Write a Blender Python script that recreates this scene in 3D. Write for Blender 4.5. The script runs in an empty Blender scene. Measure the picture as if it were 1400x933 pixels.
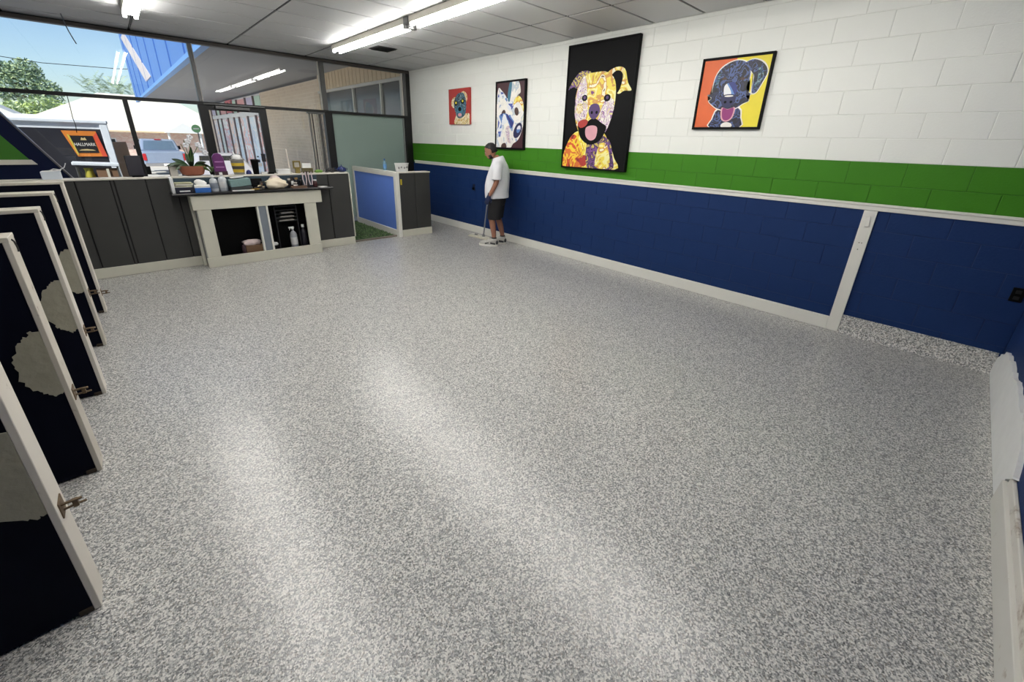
import bpy, bmesh, math, random
from mathutils import Vector, Matrix
random.seed(7)
SKY_STRENGTH, SUN_ENERGY, EXPOSURE, TUBE = .14, 4.5, .3, 39
S = bpy.context.scene
COL = S.collection
R = math.radians
PI = math.pi

# ---------------------------------------------------------------- camera
cam_d = bpy.data.cameras.new('camera'); cam = bpy.data.objects.new('camera', cam_d); COL.objects.link(cam)
S.camera = cam
right = Vector((0.73576155, -0.67667459, 0.02768454)); up = Vector((0.22054829, 0.27805582, 0.93490289))
fwd = Vector((0.64032288, 0.68175983, -0.35382221))
M = Matrix((right, up, -fwd)).transposed().to_4x4(); M.translation = Vector((-5.1561, 0, 1.7442))
cam.matrix_world = M
cam_d.sensor_fit = 'HORIZONTAL'; cam_d.sensor_width = 36; cam_d.lens = 36 * 560.757 / 1400
cam_d.shift_x = (700 - 698.78) / 1400; cam_d.shift_y = -(466.5 - 406.98) / 1400
cam_d.clip_start = 0.02; cam_d.clip_end = 400

# ---------------------------------------------------------------- sky, sun, exposure
W = bpy.data.worlds.new('sky'); S.world = W; W.use_nodes = True
nt = W.node_tree; bg = nt.nodes['Background']
sky = nt.nodes.new('ShaderNodeTexSky'); sky.sky_type = 'NISHITA'; sky.sun_disc = False
sky.sun_elevation = R(52); sky.sun_rotation = R(228); sky.air_density = 1.0; sky.dust_density = .7; sky.ozone_density = 3.2
nt.links.new(sky.outputs[0], bg.inputs[0]); bg.inputs[1].default_value = SKY_STRENGTH
sun_d = bpy.data.lights.new('sun', 'SUN'); sun_d.energy = SUN_ENERGY; sun_d.angle = R(0.6); sun_d.color = (1, .96, .88)
sun = bpy.data.objects.new('sun', sun_d); COL.objects.link(sun)
sun.rotation_euler = (R(46), 0, R(-48))
vs = S.view_settings
vs.view_transform = 'Standard'; vs.look = 'None'; vs.gamma = 1; vs.use_curve_mapping = False
vs.exposure = EXPOSURE

# ---------------------------------------------------------------- materials
MATS = {}
def srgb(r, g, b):
    f = lambda c: (c/255/12.92) if c/255 <= .04045 else ((c/255+.055)/1.055)**2.4
    return (f(r), f(g), f(b), 1)
def base(name):
    m = bpy.data.materials.new(name); m.use_nodes = True
    return m, m.node_tree, m.node_tree.nodes['Principled BSDF']
def N(t, ty, **kw):
    n = t.nodes.new('ShaderNode' + ty)
    for k, v in kw.items():
        if k in n.inputs.keys(): n.inputs[k].default_value = v
        else: setattr(n, k, v)
    return n
def mat(name, col, rough=.6, metal=0, noise=.08, nscale=9, bump=0, bscale=40, coat=0, trans=0, spec=.5):
    """Plain procedural material: colour varied by noise, optional bump."""
    if name in MATS: return MATS[name]
    m, t, p = base(name)
    c = srgb(*col)
    tc = N(t, 'TexCoord'); nz = N(t, 'TexNoise', Scale=nscale, Detail=4)
    t.links.new(tc.outputs['Object'], nz.inputs['Vector'])
    mx = N(t, 'Mix', data_type='RGBA')
    mx.inputs['A'].default_value = tuple(x*(1-noise) for x in c[:3]) + (1,)
    mx.inputs['B'].default_value = tuple(min(1, x*(1+noise)) for x in c[:3]) + (1,)
    t.links.new(nz.outputs['Fac'], mx.inputs['Factor']); t.links.new(mx.outputs['Result'], p.inputs['Base Color'])
    p.inputs['Roughness'].default_value = rough; p.inputs['Metallic'].default_value = metal
    p.inputs['Coat Weight'].default_value = coat; p.inputs['Specular IOR Level'].default_value = spec
    if trans: p.inputs['Transmission Weight'].default_value = trans
    if bump:
        b = N(t, 'Bump', Strength=bump, Distance=.01); n2 = N(t, 'TexNoise', Scale=bscale, Detail=5)
        t.links.new(tc.outputs['Object'], n2.inputs['Vector'])
        t.links.new(n2.outputs['Fac'], b.inputs['Height']); t.links.new(b.outputs[0], p.inputs['Normal'])
    MATS[name] = m
    return m
def emit(name, col, k):
    m, t, p = base(name)
    p.inputs['Base Color'].default_value = (.8, .8, .8, 1)
    p.inputs['Emission Color'].default_value = col; p.inputs['Emission Strength'].default_value = k
    MATS[name] = m; return m
def ramp(t, stops, interp='CONSTANT'):
    r = N(t, 'ValToRGB'); cr = r.color_ramp; cr.interpolation = interp
    while len(cr.elements) < len(stops): cr.elements.new(.5)
    for e, (pos, c) in zip(cr.elements, stops): e.position = pos; e.color = c
    return r
def flake_mat(name, scale, rough, coat):
    m, t, p = base(name)
    tc = N(t, 'TexCoord'); v = N(t, 'TexVoronoi', Scale=scale); v.inputs['Randomness'].default_value = 1
    t.links.new(tc.outputs['Object'], v.inputs['Vector'])
    sp = N(t, 'SeparateColor'); t.links.new(v.outputs['Color'], sp.inputs[0])
    r = ramp(t, [(0, srgb(228, 225, 219)), (.32, srgb(174, 173, 171)), (.54, srgb(136, 127, 117)), (.62, srgb(106, 107, 109)), (.82, srgb(52, 54, 58)), (.92, srgb(20, 21, 25))])
    t.links.new(sp.outputs[0], r.inputs[0])
    # second, finer layer of chips
    v2 = N(t, 'TexVoronoi', Scale=scale*2.3); t.links.new(tc.outputs['Object'], v2.inputs['Vector'])
    s2 = N(t, 'SeparateColor'); t.links.new(v2.outputs['Color'], s2.inputs[0])
    r2 = ramp(t, [(0, srgb(226, 225, 222)), (.26, srgb(174, 174, 172)), (.68, srgb(116, 117, 118)), (.88, srgb(42, 44, 49))])
    t.links.new(s2.outputs[1], r2.inputs[0])
    mx = N(t, 'Mix', data_type='RGBA'); mx.inputs['Factor'].default_value = .38
    t.links.new(r.outputs[0], mx.inputs['A']); t.links.new(r2.outputs[0], mx.inputs['B'])
    t.links.new(mx.outputs['Result'], p.inputs['Base Color'])
    p.inputs['Roughness'].default_value = rough
    p.inputs['Coat Weight'].default_value = coat; p.inputs['Coat Roughness'].default_value = .21; p.inputs['Coat IOR'].default_value = 1.55
    b = N(t, 'Bump', Strength=.13, Distance=.003)
    n2 = N(t, 'TexNoise', Scale=45, Detail=3); t.links.new(tc.outputs['Object'], n2.inputs['Vector'])
    ad = N(t, 'Math', operation='ADD'); t.links.new(n2.outputs['Fac'], ad.inputs[0]); t.links.new(v.outputs['Distance'], ad.inputs[1])
    t.links.new(ad.outputs[0], b.inputs['Height']); t.links.new(b.outputs[0], p.inputs['Normal']); t.links.new(b.outputs[0], p.inputs['Coat Normal'])
    MATS[name] = m; return m
def glass_mat(name, tint=(1, 1, 1, 1), ior=1.5, k=1.0):
    m = bpy.data.materials.new(name); m.use_nodes = True; t = m.node_tree; t.nodes.clear()
    o = N(t, 'OutputMaterial'); mix = N(t, 'MixShader'); tr = N(t, 'BsdfTransparent'); gl = N(t, 'BsdfGlossy', Roughness=0.0)
    fr = N(t, 'Fresnel', IOR=ior); mu = N(t, 'Math', operation='MULTIPLY'); mu.inputs[1].default_value = k
    nz = N(t, 'TexNoise', Scale=3.0); mr = N(t, 'MapRange'); mr.inputs['To Min'].default_value = .95
    cm = N(t, 'Mix', data_type='RGBA'); cm.inputs['A'].default_value = tint; cm.inputs['B'].default_value = tuple(x*.97 for x in tint[:3]) + (1,)
    t.links.new(nz.outputs['Fac'], cm.inputs['Factor']); t.links.new(cm.outputs['Result'], tr.inputs[0])
    t.links.new(fr.outputs[0], mu.inputs[0]); t.links.new(mu.outputs[0], mix.inputs[0])
    t.links.new(tr.outputs[0], mix.inputs[1]); t.links.new(gl.outputs[0], mix.inputs[2]); t.links.new(mix.outputs[0], o.inputs[0])
    MATS[name] = m; return m
def patch_mat(name, paint, bare, scale, lo, hi, rough=.6, bump=0):
    """painted surface with chips of another colour (wear)."""
    m, t, p = base(name)
    tc = N(t, 'TexCoord'); nz = N(t, 'TexNoise', Scale=scale, Detail=6, Roughness=.7); t.links.new(tc.outputs['Object'], nz.inputs['Vector'])
    r = ramp(t, [(0, srgb(*paint)), (lo, srgb(*paint)), (hi, srgb(*bare))], 'LINEAR'); t.links.new(nz.outputs['Fac'], r.inputs[0])
    t.links.new(r.outputs[0], p.inputs['Base Color']); p.inputs['Roughness'].default_value = rough
    if bump:
        b = N(t, 'Bump', Strength=bump, Distance=.01); t.links.new(nz.outputs['Fac'], b.inputs['Height']); t.links.new(b.outputs[0], p.inputs['Normal'])
    MATS[name] = m; return m
def swirl_mat(name, cols, scale=5, dist=3.0, rough=.45):
    """poster-art paint: bands of flat colours bent by noise."""
    m, t, p = base(name)
    tc = N(t, 'TexCoord'); nz = N(t, 'TexNoise', Scale=scale, Detail=2, Distortion=dist); t.links.new(tc.outputs['Object'], nz.inputs['Vector'])
    n = len(cols); st = [(.24 + .5*i/n if i else 0, srgb(*c)) for i, c in enumerate(cols)]
    r = ramp(t, st); t.links.new(nz.outputs['Fac'], r.inputs[0]); t.links.new(r.outputs[0], p.inputs['Base Color'])
    p.inputs['Roughness'].default_value = rough
    MATS[name] = m; return m
def brick_mat(name, c1, c2, mortar, sx, rot=None, rough=.85):
    m, t, p = base(name)
    tc = N(t, 'TexCoord'); mp = N(t, 'Mapping'); t.links.new(tc.outputs['Object'], mp.inputs[0])
    if rot: mp.inputs['Rotation'].default_value = rot
    b = N(t, 'TexBrick', Scale=sx); b.inputs['Color1'].default_value = srgb(*c1); b.inputs['Color2'].default_value = srgb(*c2); b.inputs['Mortar'].default_value = srgb(*mortar)
    t.links.new(mp.outputs[0], b.inputs['Vector']); t.links.new(b.outputs[0], p.inputs['Base Color']); p.inputs['Roughness'].default_value = rough
    MATS[name] = m; return m

# ---------------------------------------------------------------- mesh helpers
class MB:
    """collects simple shapes into one mesh"""
    def __init__(s): s.bm = bmesh.new(); s.mi = 0
    def _f(s, vs):
        try:
            f = s.bm.faces.new(vs); f.material_index = s.mi; return f
        except ValueError: return None
    def box(s, x0, x1, y0, y1, z0, z1, rot=None, piv=None):
        P = [Vector((x, y, z)) for z in (z0, z1) for y in (y0, y1) for x in (x0, x1)]
        if rot is not None:
            c = Vector(piv) if piv is not None else Vector(((x0+x1)/2, (y0+y1)/2, (z0+z1)/2))
            P = [rot @ (p-c) + c for p in P]
        v = [s.bm.verts.new(p) for p in P]
        for q in ((0,2,3,1),(4,5,7,6),(0,1,5,4),(2,6,7,3),(0,4,6,2),(1,3,7,5)): s._f([v[i] for i in q])
        return s
    def prism(s, pts, axis, a, b):
        """polygon in the other two axes, extruded along axis from a to b"""
        def P(u, w, k): return {'x': (k, u, w), 'y': (u, k, w), 'z': (u, w, k)}[axis]
        A = [s.bm.verts.new(P(u, w, a)) for u, w in pts]; B = [s.bm.verts.new(P(u, w, b)) for u, w in pts]
        n = len(pts); s._f(A[::-1]); s._f(B)
        for i in range(n): s._f([A[i], A[(i+1)%n], B[(i+1)%n], B[i]])
        return s
    def poly(s, pts):
        s._f([s.bm.verts.new(p) for p in pts]); return s
    def lathe(s, prof, c=(0,0,0), n=16, sx=1, sy=1, cap=True):
        rings = []
        for r, z in prof:
            rings.append([s.bm.verts.new((c[0]+max(r,1e-4)*sx*math.cos(2*PI*i/n), c[1]+max(r,1e-4)*sy*math.sin(2*PI*i/n), c[2]+z)) for i in range(n)])
        for a, b in zip(rings, rings[1:]):
            for i in range(n): s._f([a[i], a[(i+1)%n], b[(i+1)%n], b[i]])
        if cap: s._f(rings[0][::-1]); s._f(rings[-1])
        return s
    def tube(s, path, r, n=8, cap=True):
        path = [Vector(p) for p in path]; rr = r if isinstance(r, (list, tuple)) else [r]*len(path); rings = []
        prev = None
        for i, p in enumerate(path):
            d = (path[min(i+1, len(path)-1)] - path[max(i-1, 0)]).normalized()
            ref = prev if prev is not None else (Vector((0,0,1)) if abs(d.z) < .9 else Vector((1,0,0)))
            u = ref - d*ref.dot(d)
            if u.length < 1e-4: u = d.orthogonal()
            u.normalize(); w = d.cross(u); prev = u
            rings.append([s.bm.verts.new(p + (u*math.cos(2*PI*k/n) + w*math.sin(2*PI*k/n))*rr[i]) for k in range(n)])
        for a, b in zip(rings, rings[1:]):
            for k in range(n): s._f([a[k], a[(k+1)%n], b[(k+1)%n], b[k]])
        if cap: s._f(rings[0][::-1]); s._f(rings[-1])
        return s
    def ell(s, c, r, n=14, m=8, rot=None):
        c = Vector(c); rings = []
        for j in range(1, m):
            th = PI*j/m; ring = []
            for i in range(n):
                p = Vector((r[0]*math.sin(th)*math.cos(2*PI*i/n), r[1]*math.sin(th)*math.sin(2*PI*i/n), -r[2]*math.cos(th)))
                if rot is not None: p = rot @ p
                ring.append(s.bm.verts.new(c+p))
            rings.append(ring)
        p0 = Vector((0,0,-r[2])); p1 = Vector((0,0,r[2]))
        if rot is not None: p0 = rot @ p0; p1 = rot @ p1
        a = s.bm.verts.new(c+p0); b = s.bm.verts.new(c+p1)
        for A, B in zip(rings, rings[1:]):
            for i in range(n): s._f([A[i], A[(i+1)%n], B[(i+1)%n], B[i]])
        for i in range(n): s._f([a, rings[0][(i+1)%n], rings[0][i]]); s._f([b, rings[-1][i], rings[-1][(i+1)%n]])
        return s
    def loft(s, rings, cap=True):
        RR = [[s.bm.verts.new(p) for p in ring] for ring in rings]; n = len(RR[0])
        for a, b in zip(RR, RR[1:]):
            for k in range(n): s._f([a[k], a[(k+1)%n], b[(k+1)%n], b[k]])
        if cap: s._f(RR[0][::-1]); s._f(RR[-1])
        return s
    def build(s, name, mats, parent=None, smooth=False, bevel=0, loc=None, seg=1):
        me = bpy.data.meshes.new(name)
        bmesh.ops.recalc_face_normals(s.bm, faces=s.bm.faces); s.bm.to_mesh(me); s.bm.free()
        for m in (mats if isinstance(mats, (list, tuple)) else [mats]): me.materials.append(m if not isinstance(m, str) else MATS[m])
        o = bpy.data.objects.new(name, me); COL.objects.link(o)
        if parent: o.parent = parent
        if loc: o.location = loc
        if smooth:
            for f in me.polygons: f.use_smooth = True
            if smooth != 'all':
                me.set_sharp_from_angle(angle=R(38))
        if bevel:
            b = o.modifiers.new('bevel', 'BEVEL'); b.width = bevel; b.segments = seg; b.limit_method = 'ANGLE'; b.angle_limit = R(50)
        return o
def box(name, m, parent, x0, x1, y0, y1, z0, z1, bevel=0, rot=None, piv=None):
    return MB().box(x0, x1, y0, y1, z0, z1, rot, piv).build(name, m, parent, bevel=bevel)
def thing(name, label, cat, loc=(0,0,0), rz=0, group=None):
    o = bpy.data.objects.new(name, None); COL.objects.link(o); o.empty_display_size = .1
    o.location = loc; o.rotation_euler = (0, 0, rz); return tag(o, label, cat, group)
def tag(o, label, cat, group=None):
    o['label'] = label; o['category'] = cat
    if group: o['group'] = group
    return o
def struct(o): o['kind'] = 'structure'; return o
def sroot(name, loc=(0,0,0)):
    o = bpy.data.objects.new(name, None); COL.objects.link(o); o.location = loc; o.empty_display_size = .1
    return struct(o)
def share(name, src, parent, loc, mt=None):
    o = bpy.data.objects.new(name, src.data if hasattr(src, 'data') else src); COL.objects.link(o); o.parent = parent; o.location = loc
    return o
def rz3(a): return Matrix.Rotation(a, 3, 'Z')
def rx3(a): return Matrix.Rotation(a, 3, 'X')
def ry3(a): return Matrix.Rotation(a, 3, 'Y')
def closed_curve(pts, k=5):
    n = len(pts); out = []
    for i in range(n):
        p0, p1, p2, p3 = pts[i-1], pts[i], pts[(i+1)%n], pts[(i+2)%n]
        for j in range(k):
            t = j/k
            out.append(tuple(.5*((2*p1[a]) + (-p0[a]+p2[a])*t + (2*p0[a]-5*p1[a]+4*p2[a]-p3[a])*t*t + (-p0[a]+3*p1[a]-3*p2[a]+p3[a])*t**3) for a in range(2)))
    return out

# shared materials
flake_mat('flake_floor', 165, .5, .8); flake_mat('flake_cove', 120, .55, .2)
mat('white_block', (236, 237, 231), .55, noise=.02, nscale=3, bump=.2, bscale=60)
mat('green_block', (60, 122, 26), .5, noise=.06, nscale=3, bump=.25, bscale=60, spec=.2)
mat('blue_block', (19, 45, 92), .6, spec=.2, noise=.08, nscale=3, bump=.3, bscale=50)
mat('mortar_white', (226, 227, 220), .8); mat('mortar_green', (52, 108, 22), .8); mat('mortar_blue', (18, 40, 84), .8)
mat('white_trim', (222, 220, 212), .45, noise=.03); mat('white_trim_old', (205, 200, 190), .6, noise=.05)
mat('navy', (10, 19, 48), .6, spec=.15, noise=.12, nscale=4); mat('panel_blue', (92, 128, 212), .5, noise=.05)
mat('green_paint', (52, 110, 26), .5)
mat('ceiling_tile', (200, 200, 200), .5, noise=.03, nscale=2, bump=.06, bscale=8); mat('ceiling_gap', (40, 40, 40), .8)
mat('black_metal', (14, 14, 15), .45); mat('grey_metal', (104, 104, 104), .4, metal=.6); mat('brown_frame', (66, 60, 56), .5)
mat('charcoal', (52, 52, 50), .5, noise=.14, nscale=3); mat('charcoal_joint', (16, 16, 16), .8)
mat('cream', (200, 198, 184), .55, noise=.04); mat('black_top', (26, 25, 26), .3, noise=.1); mat('black', (5, 5, 6), .7, spec=.12)
mat('white', (232, 232, 230), .5, noise=.02); mat('white_paper', (226, 226, 224), .8); mat('grey', (128, 128, 128), .6)
mat('fixture', (196, 192, 180), .5); emit('tube_light', (1, .985, .95, 1), TUBE)
# ================================================================ ROOM SHELL
XL, YN, YB, ZC = -9.0, -0.58, 9.0, 3.13
ZG, ZR = 1.667, 1.302
struct(box('floor', 'flake_floor', None, XL-.1, .15, YN-.1, YB+.08, -.12, 0))

# ---- right wall of painted concrete blocks
wr = sroot('wall_right', (0, 0, 0))
XMX = .0042
core = MB()
core.mi = 0; core.box(XMX, .2, YN-.2, YB+.1, ZG, ZC+.15)
core.mi = 1; core.box(XMX, .2, YN-.2, YB+.1, ZR-.042, ZG)
core.mi = 2; core.box(XMX, .2, YN-.2, YB+.1, -.1, ZR-.042)
core.build('mortar', ['mortar_white', 'mortar_green', 'mortar_blue'], wr)
BH, BL, G = .2032, .4115, .0045
def block_mesh(h, m, L=BL):
    b = MB().box(0, .06, -L/2+G/2, L/2-G/2, G/2, h-G/2)
    me = bpy.data.meshes.new('block'); bmesh.ops.recalc_face_normals(b.bm, faces=b.bm.faces)
    bmesh.ops.bevel(b.bm, geom=[e for e in b.bm.edges if e.calc_length() > .07 and min(v.co.x for v in e.verts) < .001 and max(v.co.x for v in e.verts) < .001], offset=.003, segments=1, affect='EDGES')
    b.bm.to_mesh(me); b.bm.free(); me.materials.append(MATS[m]); return me
BMS = {k: block_mesh(BH, k) for k in ('white_block', 'green_block', 'blue_block')}
BMtop = block_mesh(ZC-3.0894, 'white_block'); BMbot = block_mesh(.0414, 'blue_block')
rest = []; nblk = 0
for k in range(-8, 8):
    z = ZG + k*BH; me = BMS['white_block' if k >= 0 else 'green_block' if k >= -2 else 'blue_block']
    if k == 7: z, me = 3.0894, BMtop
    off = 1.861 if k % 2 == 0 else 1.861 + BL/2
    j0 = int(math.floor((YN-off)/BL)) ; 
    for j in range(j0, 30):
        y0, y1 = off + j*BL, off + (j+1)*BL
        if y1 <= YN + .02 or y0 >= YB - .02: continue
        jit = random.uniform(0, .0014)
        if y0 < YN or y1 > YB:
            a, b = max(y0, YN), min(y1, YB)
            m2 = block_mesh(BH if k < 7 else ZC-3.0894, me.materials[0].name, b-a); o = bpy.data.objects.new('block', m2); yc = (a+b)/2
        else: o = bpy.data.objects.new('block', me); yc = (y0+y1)/2
        if k < -2 and yc > 3.3: rest.append((yc, z, jit, o.data)); bpy.data.objects.remove(o); continue
        COL.objects.link(o); o.parent = wr; o.location = (-jit*.0 + jit, yc, z); nblk += 1
rb = MB()
for yc, z, jit, me in rest:
    L = max(v.co.y for v in me.vertices)
    rb.box(jit, .06, yc-L, yc+L, z+G/2, z+BH-G/2)
o = rb.build('far_blocks', 'blue_block', wr); o['kind'] = 'stuff'
fl = MB().box(.004, .06, YN, YB, 0, .0414-G/2).build('bottom_course', 'blue_block', wr)

# trims on the right wall
tr = sroot('trim_1', (0, 0, ZR))
box('rail_board', 'white_trim', tr, -.014, .004, YN+.005, YB-.13, -.064, -.014, bevel=.003)
box('rail_lip', 'white_trim', tr, -.024, .004, YN+.005, YB-.13, -.024, 0, bevel=.004)
bb = sroot('baseboard_right')
box('board', 'white_trim', bb, -.018, .004, .617, YB-.02, .001, .125, bevel=.002)
box('board_lip', 'white_trim', bb, -.012, .004, .617, YB-.02, .123, .137, bevel=.004)
po = sroot('trim_2')
box('upright', 'white_trim', po, -.022, .004, .515, .615, .001, ZR-.066, bevel=.002)
MB().box(-.036, -.02, .545, .583, 1.085, 1.185, rx3(R(-8))).build('lump', 'white_trim', po, bevel=.006, seg=2)
for dy, dz in ((.575, .93), (.555, .93), (.57, .865)):
    MB().ell((-.022, dy, dz), (.003, .005, .005), 8, 6).build('nail_hole', mat('nail', (70, 62, 52), .8), po)
co = MB()
pr = [(.004, .19), (-.012, .19), (-.015, .05), (-.03, .015), (-.05, .0015), (.004, .0015)]
co.prism(pr, 'y', YN+.02, .513)
struct(co.build('trim_3', 'flake_cove', None, smooth=True))

# ---- near wall with its worn baseboard (right edge of the picture)
wn = sroot('wall_near')
box('core', 'blue_block', wn, XL-.2, .2, YN-.25, YN, -.1, ZC+.15)
MB().box(-3.6, -.002, YN-.001, YN+.012, ZR-.06, ZR).build('rail', 'white_trim', wn)
bn = sroot('baseboard_near')
box('board', patch_mat('old_board', (206, 204, 198), (150, 130, 108), 7, .62, .72), bn, XL, -2.07, YN, YN+.034, .001, .15, bevel=.003)
box('board_lip', patch_mat('old_board_top', (212, 208, 200), (120, 92, 70), 5, .55, .7), bn, XL, -2.1, YN, YN+.018, .148, .205, bevel=.004)
pts = [(-.02, .012), (-.03, .16), (-.10, .19), (-.14, .225), (-.22, .235), (-.3, .30), (-.5, .335), (-.8, .36), (-1.05, .35), (-1.2, .385), (-1.45, .365), (-1.7, .385), (-1.88, .36), (-2.0, .335), (-2.08, .27), (-2.16, .22), (-2.05, .15), (-2.04, .004), (-1.6, .002), (-1.1, .004), (-.6, .002), (-.2, .006)]
rp = MB(); cp = []
random.seed(3)
for i, (a, b) in enumerate(pts):
    c, d_ = pts[(i+1) % len(pts)]
    for q in range(4):
        t = q/4; jz = random.uniform(-.012, .012) if 0 < i < 15 else 0
        cp.append((a+(c-a)*t + jz*.6, max(.002, b+(d_-b)*t + jz)))
rp.prism(cp, 'y', YN-.002, YN+.022)
struct(rp.build('trim_4', mat('plaster', (226, 226, 224), .8, bump=.5, bscale=12), None))
ol = thing('wall_outlet', 'small black electrical outlet at the right corner of blue wall', 'outlet', (0, -.505, .70))
box('plate', 'black', ol, -.010, .0015, -.036, .036, -.058, .058, bevel=.003)
for dz in (-.025, .025): box('socket', 'black_metal', ol, -.0135, -.009, -.016, .016, dz-.014, dz+.014, bevel=.002)
ol = thing('wall_outlet', 'small dark outlet on the blue wall left of the man', 'outlet', (0, 6.66, .89))
box('plate', mat('outlet_navy', (13, 20, 44), .4), ol, -.008, .0015, -.037, .037, -.06, .06, bevel=.003)
box('plug', 'black', ol, -.04, -.006, -.018, .018, -.045, -.002, bevel=.004)

# ---- other walls (outside the frame) and ceiling
struct(box('wall_left', 'white_block', None, XL-.2, XL, YN-.2, YB+.2, -.1, ZC+.15))
ce = sroot('ceiling', (0, 0, ZC))
box('deck', 'ceiling_gap', ce, XL-.2, .2, YN-.2, YB+.12, .022, .2)
xs = [0] + [-.9 - 1.222*i for i in range(7)] + [XL]; ys = [YB] + [8.60 - .61*i for i in range(16)] + [YN]
tile_cache = {}
for xa, xb in zip(xs, xs[1:]):
    for ya, yb in zip(ys, ys[1:]):
        w, l = xa-xb, ya-yb
        if l < .05 or w < .05: continue
        key = (round(w, 3), round(l, 3))
        if key not in tile_cache:
            g = .015
            o = MB().box(-w/2+g, w/2-g, -l/2+g, l/2-g, 0, .02).build('ceiling_tile', 'ceiling_tile', ce); tile_cache[key] = o
        else: o = share('ceiling_tile', tile_cache[key], ce, (0, 0, 0))
        o.location = ((xa+xb)/2, (ya+yb)/2, random.uniform(0, .002))
gr = MB()
for x in xs[1:-1]: gr.box(x-.006, x+.006, YN, YB, .006, .022)
for y in ys[1:-1]: gr.box(XL, 0, y-.006, y+.006, .008, .022)
gr.build('grid', mat('ceiling_grid', (36, 36, 36), .5), ce)
vt = thing('air_vent', 'small dark louvred vent in the ceiling beside the tube light', 'vent', (-1.48, 7.17, ZC))
box('frame', mat('vent', (40, 40, 40), .5), vt, -.17, .17, -.17, .17, -.008, .004, bevel=.003)
for i in range(6): MB().box(-.15, .15, -.135+i*.054-.02, -.135+i*.054+.02, -.016, -.011, rx3(R(25))).build('louvre', mat('vent2', (22, 22, 22), .5), vt)

# ---- fluorescent ceiling fixtures
def fixture(x, y0, y1, label):
    f = thing('ceiling_light', label, 'ceiling light', (x, (y0+y1)/2, ZC), group='tube lights on the ceiling')
    h = (y1-y0)/2
    box('housing', 'fixture', f, -.075, .075, -h, h, -.07, .0, bevel=.004)
    box('reflector', 'white', f, -.03, .03, -h+.04, h-.04, -.083, -.068, bevel=.004)
    for sx in (-.052, .052):
        MB().tube([(sx, -h+.03, -.092), (sx, h-.03, -.092)], .0165, 10).build('tube', 'tube_light', f, smooth=True)
        for e in (-1, 1): box('tube_socket', 'white', f, sx-.02, sx+.02, e*(h-.015)-.014, e*(h-.015)+.014, -.115, -.066, bevel=.003)
    return f
fixture(-2.10, 5.24, 7.56, 'lit twin-tube ceiling light nearest the corner of the block wall')
fixture(-2.10, 2.80, 5.12, 'lit twin-tube ceiling light cut by the top edge above the tall dog picture')
fixture(-2.10, .36, 2.68, 'third lit tube light of the right row, out of view overhead')
fixture(-4.62, 5.12, 7.44, 'lit twin-tube ceiling light near the front window at the left')
fixture(-4.62, 2.68, 5.00, 'second lit tube light of the left row, out of view overhead')
fixture(-4.62, .24, 2.56, 'third lit tube light of the left row, out of view overhead')
br = thing('light_connector', 'grey metal bracket joining two tube lights on the ceiling', 'bracket', (-2.10, 5.18, ZC))
box('strap', 'grey_metal', br, -.085, .085, -.05, .05, -.076, 0, bevel=.003); box('clip', 'grey_metal', br, -.06, .06, -.025, .025, -.125, -.076, bevel=.004)
wi = MB().tube([(-5.235, 8.5, 3.13), (-5.225, 8.5, 3.02), (-5.21, 8.5, 2.94), (-5.19, 8.5, 2.86), (-5.172, 8.5, 2.80)], .006, 6).build('hanging_wire', mat('wire_grey', (90, 95, 105), .5), None, smooth=True)
w_2 = MB().tube([(-5.43, 8.92, 2.19), (-5.435, 8.92, 2.05), (-5.445, 8.915, 1.9), (-5.44, 8.92, 1.8), (-5.452, 8.92, 1.7)], .004, 6).build('thin_cable', 'black', None, smooth=True); tag(w_2, 'thin dark cable hanging from the window bar before the trailer', 'wire')
tag(wi, 'short grey wire hanging from the ceiling before the window', 'wire')

# ---- storefront: frames and glass
glass_mat('clear_glass', (.97, .985, .98, 1), 1.5, 1.0)
m, t, p = base('frosted_film'); p.inputs['Base Color'].default_value = srgb(150, 170, 162); p.inputs['Roughness'].default_value = .45
t_nz = N(t, 'TexNoise', Scale=2.0); t_mx = N(t, 'Mix', data_type='RGBA'); t_mx.inputs['A'].default_value = srgb(146, 166, 158); t_mx.inputs['B'].default_value = srgb(156, 176, 168)
t.links.new(t_nz.outputs['Fac'], t_mx.inputs['Factor']); t.links.new(t_mx.outputs['Result'], p.inputs['Base Color']); p.inputs['Transmission Weight'].default_value = .12
MATS['frosted_film'] = m
def window(n, x0, x1, z0, z1, glassm='clear_glass'):
    w = sroot('window_%d' % n, ((x0+x1)/2, YB, z0))
    h = (x1-x0)/2
    box('pane', glassm, w, -h, h, -.003, .003, 0, z1-z0)
    return w
ZM0, ZM1, ZT = 2.185, 2.232, 3.072
# frame members are parts of the bay they close on the right
def member(name, m, par, x0, x1, y0, y1, z0, z1):
    l = par.location; return box(name, m, par, x0-l.x, x1-l.x, y0-l.y, y1-l.y, z0-l.z, z1-l.z, bevel=.003)
w1 = window(1, -8.9, -3.90, ZM1, ZT); member('mullion', 'grey_metal', w1, -3.90, -3.85, YB-.05, YB+.05, ZM1, ZT)
for x in (-6.9,): member('mullion', 'grey_metal', w1, x, x+.05, YB-.05, YB+.05, ZM1, ZT)
w2 = window(2, -3.85, -1.905, ZM1, ZT); member('mullion', 'grey_metal', w2, -1.905, -1.82, YB-.05, YB+.05, ZM1, ZT)
member('stop', 'white_trim_old', w2, -3.85, -3.836, YB-.02, YB+.02, ZM1, ZT); member('stop', 'white_trim_old', w2, -1.925, -1.905, YB-.02, YB+.02, ZM1, ZT)
w3 = window(3, -1.82, -.18, ZM1, ZT); member('jamb', 'grey_metal', w3, -.15, -.09, YB-.05, YB+.05, ZM1, ZT)
member('stop', 'white_trim_old', w3, -.18, -.15, YB-.02, YB+.02, ZM1, ZT)
member('black_jamb', 'black_metal', w3, -.09, .0, YB-.06, YB+.05, ZM1, ZT)
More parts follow.
